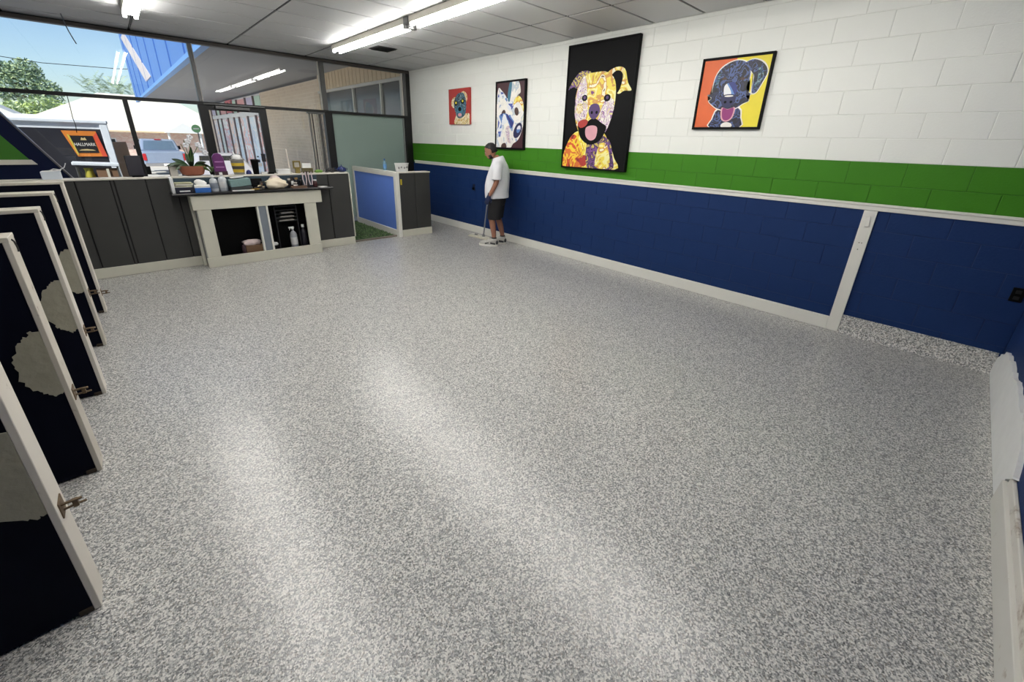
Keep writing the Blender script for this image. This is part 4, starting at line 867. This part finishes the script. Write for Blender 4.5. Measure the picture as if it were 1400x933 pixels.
wb_('fascia', 'fascia_blue', -3.26, -3.14, 9.3, 37, 3.5, 7.6); wb_('fascia_edge', mat('edge_blue', (110, 160, 220), .5), -3.28, -3.13, 9.3, 37.05, 3.45, 3.56)
MB().prism([(32.5-wy, 6.6-wz), (35.4-wy, 6.75-wz), (26.4-wy, 3.85-wz), (23.8-wy, 3.85-wz)], 'x', -3.285-wx, -3.258-wx).build('slanted_band', mat('band_pale', (206, 196, 194), .6), wg)  # pale slanted band laid across the blue fascia
for k_ in range(9): wb_('fascia_seam', mat('seam_blue', (66, 108, 176), .5), -3.29, -3.255, 11+k_*3, 11.05+k_*3, 3.56, 7.55)
# beige siding band and dark shop windows nearest the corner
wb_('siding_band', 'siding', .30, .7, 9.3, 15.3, 3.10, 3.62)
for k_ in range(24): wb_('siding_board', 'siding', .28, .30, 9.35+k_*.245, 9.35+k_*.245+.22, 3.14, 3.60)
wb_('window_beam', 'white_trim_old', .26, .34, 9.3, 15.3, 3.06, 3.13)
ys_ = [9.35, 9.85, 10.9, 12.6, 15.25]
for a, e in zip(ys_, ys_[1:]):
    wb_('window', 'dark_glass', .32, .36, a, e, -.1, 3.08); wb_('window_post', 'white_trim_old', .27, .35, a-.03, a+.04, -.3, 3.1)
# poster shop front further out
wb_('shop_front', mat('shop_white', (228, 226, 226), .7), .36, .7, 22.6, 34.5, -.6, 3.5)
wb_('header_beam', mat('beam_white', (236, 236, 236), .6), .22, .36, 22.6, 34.5, 2.62, 2.80)
PC = [(222, 168, 160), (206, 222, 232), (226, 176, 170), (196, 214, 226), (228, 198, 184), (214, 160, 166), (200, 222, 214), (232, 210, 200)]
y = 22.9; k_ = 0
while y < 34.2:
    w_ = .95 + .35*(k_ % 3); c_ = PC[k_ % 8]
    wb_('poster', swirl_mat('poster_%d' % k_, [c_, (248, 248, 250), tuple(min(255, v+22) for v in c_), (206, 222, 240), (246, 240, 240)], 1.4, 1.0), .335, .36, y, y+w_, -.2, 2.55)
    wb_('poster_top', mat('postop_%d' % (k_ % 3), [(206, 232, 214), (214, 206, 232), (236, 176, 176)][k_ % 3], .6), .335, .36, y, y+w_, 2.85, 3.42)
    wb_('front_post', mat('post_dark', (126, 112, 112), .6), .28, .37, y+w_+.08, y+w_+.2, -.5, 3.45); y += w_ + .3; k_ += 1
wb_('cross_panel', mat('cross_bg', (222, 120, 128), .6), .30, .336, 28.7, 30.3, 2.86, 3.5)
wb_('cross_bar', mat('cross_dark', (58, 16, 26), .6), .285, .302, 29.25, 29.85, 3.11, 3.24); wb_('cross_bar', 'cross_dark', .284, .301, 29.46, 29.64, 2.96, 3.39)
# ---- white cargo trailer with the dark panel and orange sign
tv = thing('cargo_trailer', 'white cargo trailer with dark side panel parked outside the window', 'trailer', (-6.6, 13.4, -.2)); ox, oy, oz = -6.6, 13.4, -.2
def tb_(name, m, x0, x1, y0, y1, z0, z1, bevel=0, rot=None): return box(name, m, tv, x0-ox, x1-ox, y0-oy, y1-oy, z0-oz, z1-oz, bevel=bevel, rot=rot)
mat('trailer_white', (222, 228, 236), .4)
tb_('trailer_body', 'trailer_white', -8.3, -5.10, 12.56, 14.4, .25, 1.90, .02); tb_('roof', 'trailer_white', -8.34, -5.07, 12.5, 14.45, 1.86, 1.94, .02)
tb_('roof_rail', 'white', -7.6, -5.85, 12.7, 12.74, 1.94, 2.0); tb_('side_panel', mat('panel_dark', (44, 44, 50), .35, noise=.5, nscale=3), -7.9, -5.20, 12.535, 12.56, .5, 1.76)
tb_('corner_post', 'trailer_white', -5.21, -5.085, 12.52, 12.6, .25, 1.88, .01)
for x in (-7.5, -6.7): MB().tube([(x-ox, 12.5-oy, .14-oz), (x-ox, 12.75-oy, .14-oz)], .33, 20).build('wheel', 'black', tv, smooth=True)
tb_('chassis', 'grey_metal', -8.2, -5.2, 12.7, 14.3, .1, .25)
sg = thing('orange_sign', 'orange sign with black lettered plate hanging on the trailer side', 'sign', (-5.53, 12.53, 1.2)); 
MB().prism([(-.26, .52), (.24, .52), (.30, .03), (-.13, .03)], 'y', -.025, 0).build('sign_board', mat('sign_orange', (206, 122, 44), .5, noise=.2, nscale=8), sg)
MB().prism([(.18, .42), (.24, .50), (.31, .03), (.235, .03)], 'y', -.04, -.024).build('red_strip', mat('sign_red', (206, 78, 52), .5), sg)
MB().prism([(-.165, .43), (.175, .43), (.20, .10), (-.11, .10)], 'y', -.032, -.022).build('plate', mat('sign_black', (24, 22, 22), .5), sg); MB().prism([(-.195, .45), (-.165, .45), (-.105, .06), (-.125, .06)], 'y', -.034, -.022).build('plate_edge', mat('sign_yellow', (196, 176, 70), .5), sg)
for nm, z_, sz in (('HALLMARK', .235, .078), ('THE', .335, .038)):
    cu = bpy.data.curves.new('lettering', 'FONT'); cu.body = nm; cu.size = sz; cu.align_x = 'CENTER'; cu.extrude = .002
    to = bpy.data.objects.new('tmp', cu); COL.objects.link(to); bpy.context.view_layer.update()
    me = bpy.data.meshes.new_from_object(to.evaluated_get(bpy.context.evaluated_depsgraph_get())); bpy.data.objects.remove(to)
    if nm == 'THE': 
        bpy.data.meshes.remove(me); continue
    lo = bpy.data.objects.new('lettering', me); COL.objects.link(lo); lo.parent = sg; lo.location = (.025, -.035, z_); lo.rotation_euler = (R(90), 0, 0); lo.scale = (.8, 1.1, 1); me.materials.append(mat('letter_white', (226, 222, 214), .5))
MB().prism([(-.02, .345), (.07, .345), (.05, .40), (.025, .38), (.0, .40)], 'y', -.036, -.03).build('crest', mat('crest_gold', (190, 170, 120), .5), sg); MB().prism([(-.09, .145), (.16, .145), (.12, .165), (.03, .175), (-.05, .165)], 'y', -.036, -.03).build('swoosh', 'crest_gold', sg)
lg = thing('folding_shelf', 'white folding shelf with cartons below, in front of the trailer', 'shelf', (-5.42, 12.2, -.18))
MB().box(-.35, .34, -.2, .16, 1.25, 1.31, ry3(R(3))).build('shelf_board', 'trailer_white', lg, bevel=.01)
for sx in (-.3, .3):
    for sy in (-.15, .1): MB().tube([(sx, sy, .0), (sx, sy, 1.25)], .015, 6).build('leg', 'grey_metal', lg)
ct = thing('carton', 'brown cardboard carton stacked under the white shelf outside', 'carton', (-5.28, 12.2, -.18)); box('carton_body', mat('carton_brown', (120, 92, 70), .8), ct, -.17, .17, -.13, .075, .002, 1.19, bevel=.005); box('tape', 'cream', ct, -.02, .02, -.163, -.159, .2, 1.19)
ct = thing('yellow_sack', 'yellow sack under the white shelf next to the carton', 'sack', (-5.56, 12.2, -.18)); MB().loft([[(rx_*math.cos(2*PI*k/14), .12*math.sin(2*PI*k/14), z_) for k in range(14)] for z_, rx_ in ((.002, .08), (.3, .1), (.9, .095), (1.15, .06), (1.2, .075))]).build('sack_body', mat('sack_yellow', (170, 160, 60), .7), ct, smooth='all'); box('print', 'black', ct, -.05, .05, -.125, -.11, .5, .8)
pb = MB().box(-.12, .12, -.012, .012, .003, 1.72, ry3(R(-2)), (0, 0, 0)).build('plywood_panel', mat('plywood', (178, 146, 118), .7, noise=.1), None, loc=(-4.92, 12.75, -.2)); tag(pb, 'upright plywood panel leaning at the trailer corner', 'panel')
# ---- pickup truck, seen from behind
pk = thing('pickup_truck', 'silver blue pickup truck parked with its tail toward the window', 'pickup truck', (-3.02, 31, -.47))
mat('truck_paint', (150, 164, 188), .3, metal=.2); mat('truck_glass', (96, 116, 136), .1); mat('chrome', (190, 190, 194), .25, metal=.8)
box('bed', 'truck_paint', pk, -.93, .93, -1.0, 1.2, .55, 1.22, bevel=.05); box('tailgate', 'truck_paint', pk, -.78, .78, -1.04, -.99, .62, 1.2, bevel=.02)
MB().loft([[(-.9, 1.1, 1.2), (.9, 1.1, 1.2), (.9, 3.0, 1.2), (-.9, 3.0, 1.2)], [(-.74, 1.35, 1.82), (.74, 1.35, 1.82), (.74, 2.6, 1.82), (-.74, 2.6, 1.82)]]).build('cab', 'truck_paint', pk, bevel=.05)
MB().poly([(-.74, 1.115, 1.27), (.74, 1.115, 1.27), (.64, 1.285, 1.74), (-.64, 1.285, 1.74)]).build('rear_window', 'truck_glass', pk); box('hood', 'truck_paint', pk, -.9, .9, 3.0, 4.2, .55, 1.2, bevel=.08)
for sx in (-1, 1):
    box('tail_light', mat('tail_red', (196, 40, 44), .3), pk, sx*.86-.07, sx*.86+.07, -1.05, -.98, .78, 1.12, bevel=.01)
    for y_ in (0, 3.2): MB().tube([(sx*.72, y_, .36), (sx*.95, y_, .36)], .36, 20).build('wheel', 'black', pk, smooth=True)
    box('side_mirror', 'black', pk, sx*1.0-.08, sx*1.0+.08, 2.5, 2.6, 1.25, 1.45)
box('bumper', 'chrome', pk, -.9, .9, -1.16, -1.0, .48, .66, bevel=.02); box('number_plate', 'white', pk, -.16, .16, -1.175, -1.158, .5, .62); box('brake_light', 'tail_red', pk, -.15, .15, 1.3, 1.36, 1.79, 1.83)
cr = thing('parked_car', 'pale grey car parked behind the purple pack outside', 'car', (-2.55, 18.0, -.27))
MB().loft([[(-.8, -2.0, .25), (.8, -2.0, .25), (.8, 2.0, .25), (-.8, 2.0, .25)], [(-.86, -2.05, .75), (.86, -2.05, .75), (.86, 2.05, .75), (-.86, 2.05, .75)], [(-.8, -1.6, .95), (.8, -1.6, .95), (.8, 1.3, .95), (-.8, 1.3, .95)], [(-.6, -1.0, 1.38), (.6, -1.0, 1.38), (.6, .5, 1.38), (-.6, .5, 1.38)]]).build('car_body', mat('car_grey', (186, 184, 190), .35), cr, bevel=.06, smooth=True)
for sx in (-1, 1):
    for y_ in (-1.3, 1.3): MB().tube([(sx*.68, y_, .31), (sx*.88, y_, .31)], .31, 18).build('wheel', 'black', cr, smooth=True)
MB().poly([(-.66, -1.545, .985), (.66, -1.545, .985), (.55, -1.06, 1.34), (-.55, -1.06, 1.34)]).build('rear_window', 'dark_glass', cr)
# ---- houses
brick_mat('red_brick', (222, 180, 164), (232, 210, 198), (228, 216, 208), 3.0, (R(90), 0, 0)); mat('shingle', (228, 222, 206), .9, noise=.14, nscale=14, bump=.5, bscale=30)
hs = thing('brick_house', 'long brick house with pale hipped roof across the street', 'house', (-4.0, 46, -.75))
box('wall', 'red_brick', hs, -5.2, 6.2, -3.5, 4, 0, 2.55)
MB().loft([[(-5.9, -4.3, 2.5), (6.9, -4.3, 2.5), (6.9, 4.8, 2.5), (-5.9, 4.8, 2.5)], [(-.9, -.2, 5.1), (3.2, -.2, 5.1), (3.2, .3, 5.1), (-.9, .3, 5.1)]]).build('roof', 'shingle', hs)
box('eave', mat('eave_pale', (226, 204, 168), .7), hs, -5.9, 6.9, -4.32, -4.26, 2.42, 2.52)
for x in (-3.6, -1.2, 1.0): 
    f = box('window', 'white', hs, x-.55, x+.55, -3.55, -3.48, .9, 2.0); 
    g_ = box('pane', 'dark_glass', f, x-.48, x+.48, -3.565, -3.552, .97, 1.93)
MB().prism([(2.1, 2.45), (4.4, 2.45), (3.25, 3.15)], 'y', -5.2, -4.2).build('porch_gable', 'white', hs)
for x in (2.3, 4.2): MB().tube([(x, -4.9, 0), (x, -4.9, 2.45)], .08, 10).build('porch_post', 'white', hs)
MB().tube([(1.7, -4.6, 0), (1.7, -4.6, 1.5), (1.85, -4.6, 1.8), (2.2, -4.6, 1.8), (2.35, -4.6, 1.5)], .05, 8).build('rail_arch', 'grey_metal', hs, smooth=True)
h2 = thing('white_house', 'white gabled house at the left edge across the street', 'house', (-12.3, 38, -.62))
box('wall', 'white', h2, -4, 4.0, -3, 2.2, 0, 2.7); MB().prism([(-4.6, 2.55), (4.75, 2.55), (0, 5.4)], 'y', -3.4, 2.5).build('roof', 'white_trim', h2)
MB().prism([(-4.0, 2.7), (4.0, 2.7), (0, 5.0)], 'y', -3.45, -3.38).build('gable_face', mat('gable_grey', (214, 216, 224), .7), h2)
sgn = thing('round_sign', 'round green sign on a pole outside the window', 'sign', (-1.37, 30, -.46)); MB().tube([(.05, .03, 0), (.05, .03, 2.62)], .03, 8).build('post', 'grey_metal', sgn); MB().tube([(0, -.02, 2.43), (0, .01, 2.43)], .21, 24).build('disc', mat('sign_green', (128, 178, 130), .5), sgn, smooth=True); box('text_band', 'white', sgn, -.13, .13, -.026, -.019, 2.40, 2.46)
# ---- trees
def leaves(b, c, r, n, size, mats_n, up=.0, seed=1):
    random.seed(seed)
    for _ in range(n):
        while True:
            q = Vector((random.uniform(-1, 1), random.uniform(-1, 1), random.uniform(-1, 1)))
            if .35 < q.length < 1: break
        q = Vector((q.x*r[0], q.y*r[1], q.z*r[2])) + Vector(c); s_ = size*random.uniform(.6, 1.3)
        u = Vector((random.uniform(-1, 1), random.uniform(-1, 1), random.uniform(-1, 1))).normalized(); v = u.orthogonal().normalized()
        b.mi = random.randrange(mats_n); b.poly([q-u*s_, q+v*s_*.45, q+u*s_, q-v*s_*.45])
mat('leaf_a', (146, 166, 126), .7); mat('leaf_b', (186, 202, 158), .7); mat('leaf_c', (190, 208, 128), .7); mat('leaf_d', (122, 146, 130), .7); mat('bark', (96, 80, 66), .9)
def tree(name, label, x, y, blobs, trunk, mats_, size, n):
    t_ = thing(name, label, 'tree', (x, y, -.85), group='trees across the street')
    b = MB()
    for i, (c, r) in enumerate(blobs): leaves(b, c, r, n, size, len(mats_), seed=i+int(x*7))
    o = b.build('crown', mats_, t_); 
    tb = MB().tube([(0, 0, 0), (.05, 0, trunk*.5), (0, .05, trunk)], [.22, .18, .12], 8)
    for i, (c, r) in enumerate(blobs[:5]): tb.tube([(0, 0, trunk*.85), (c[0]*.5, c[1]*.5, (trunk+c[2])*.5), c], [.1, .07, .03], 6)
    tb.build('trunk', 'bark', t_, smooth=True); return t_
tree('broadleaf_tree', 'loose grey green tree against the sky, left in the top window', -9.3, 58, [((0, 0, 6.3), (1.5, 1.4, 1.5)), ((-1.3, .2, 5.9), (1.2, 1.2, 1.2)), ((1.2, -.2, 5.6), (1.1, 1.1, 1.1)), ((.3, 0, 7.2), (1.0, 1, 1.0)), ((-.8, 0, 7.0), (.8, .8, .8))], 4.2, ['leaf_a', 'leaf_b', 'leaf_d'], .17, 620)
tree('broadleaf_tree', 'bright green bushy tree behind the pale house roof', -8.2, 52, [((0, 0, 3.9), (1.7, 1.2, 1.1)), ((-1.5, 0, 3.6), (1.2, 1, 1.0)), ((1.3, 0, 3.5), (1.2, 1, .9))], 2.6, ['leaf_b', 'leaf_c', 'leaf_a'], .17, 800)
pt = thing('palm_tree', 'spiky green palm crown behind the top window, left of the blue canopy', 'tree', (-4.1, 58, -.85), group='trees across the street')
random.seed(8)
fr_ = MB()
for k_ in range(110):
    cx_ = random.uniform(-1.6, 1.9); a = random.uniform(0, 2*PI); el = random.uniform(.1, 1.3); L = random.uniform(.9, 1.7)
    d_ = Vector((math.cos(a)*math.cos(el), math.sin(a)*math.cos(el), math.sin(el))); p0 = Vector((cx_, random.uniform(-.6, .6), 6.35 + random.uniform(-.5, .7) - .25*abs(cx_))); sd = d_.cross(Vector((0, 0, 1))).normalized()
    fr_.mi = random.randrange(3)
    for q in range(9):
        f = q/9; c = p0 + d_*L*f + Vector((0, 0, -.35*f*f)); l_ = .28*(1-f*.6)
        for s_ in (-1, 1): fr_.poly([c, c + d_*.05, c + sd*s_*l_ + d_*l_*.9 + Vector((0, 0, -.06))])
    fr_.poly([p0, p0+sd*.02, p0+d_*L+Vector((0, 0, -.35))])
fr_.build('fronds', ['leaf_a', 'leaf_d', 'leaf_b'], pt); MB().tube([(0, 0, 0), (.1, 0, 3), (0, 0, 5.4)], [.2, .17, .15], 8).build('trunk', 'bark', pt, smooth=True); MB().tube([(-1.4, 0, 0), (-1.3, 0, 3), (-1.2, 0, 5.0)], [.18, .15, .12], 8).build('trunk', 'bark', pt, smooth=True); MB().tube([(1.5, 0, 0), (1.4, 0, 3), (1.3, 0, 5.0)], [.18, .15, .12], 8).build('trunk', 'bark', pt, smooth=True)
pw = MB().tube([(-24, 50, 8.2), (-14, 50, 6.9), (-7.5, 50, 6.38), (-3.2, 50, 6.5), (6, 50, 7.3)], .022, 6).build('power_line', 'black', None, smooth=True); tag(pw, 'thin dark power line crossing the sky in the top window', 'cable')
bpy.context.view_layer.update()
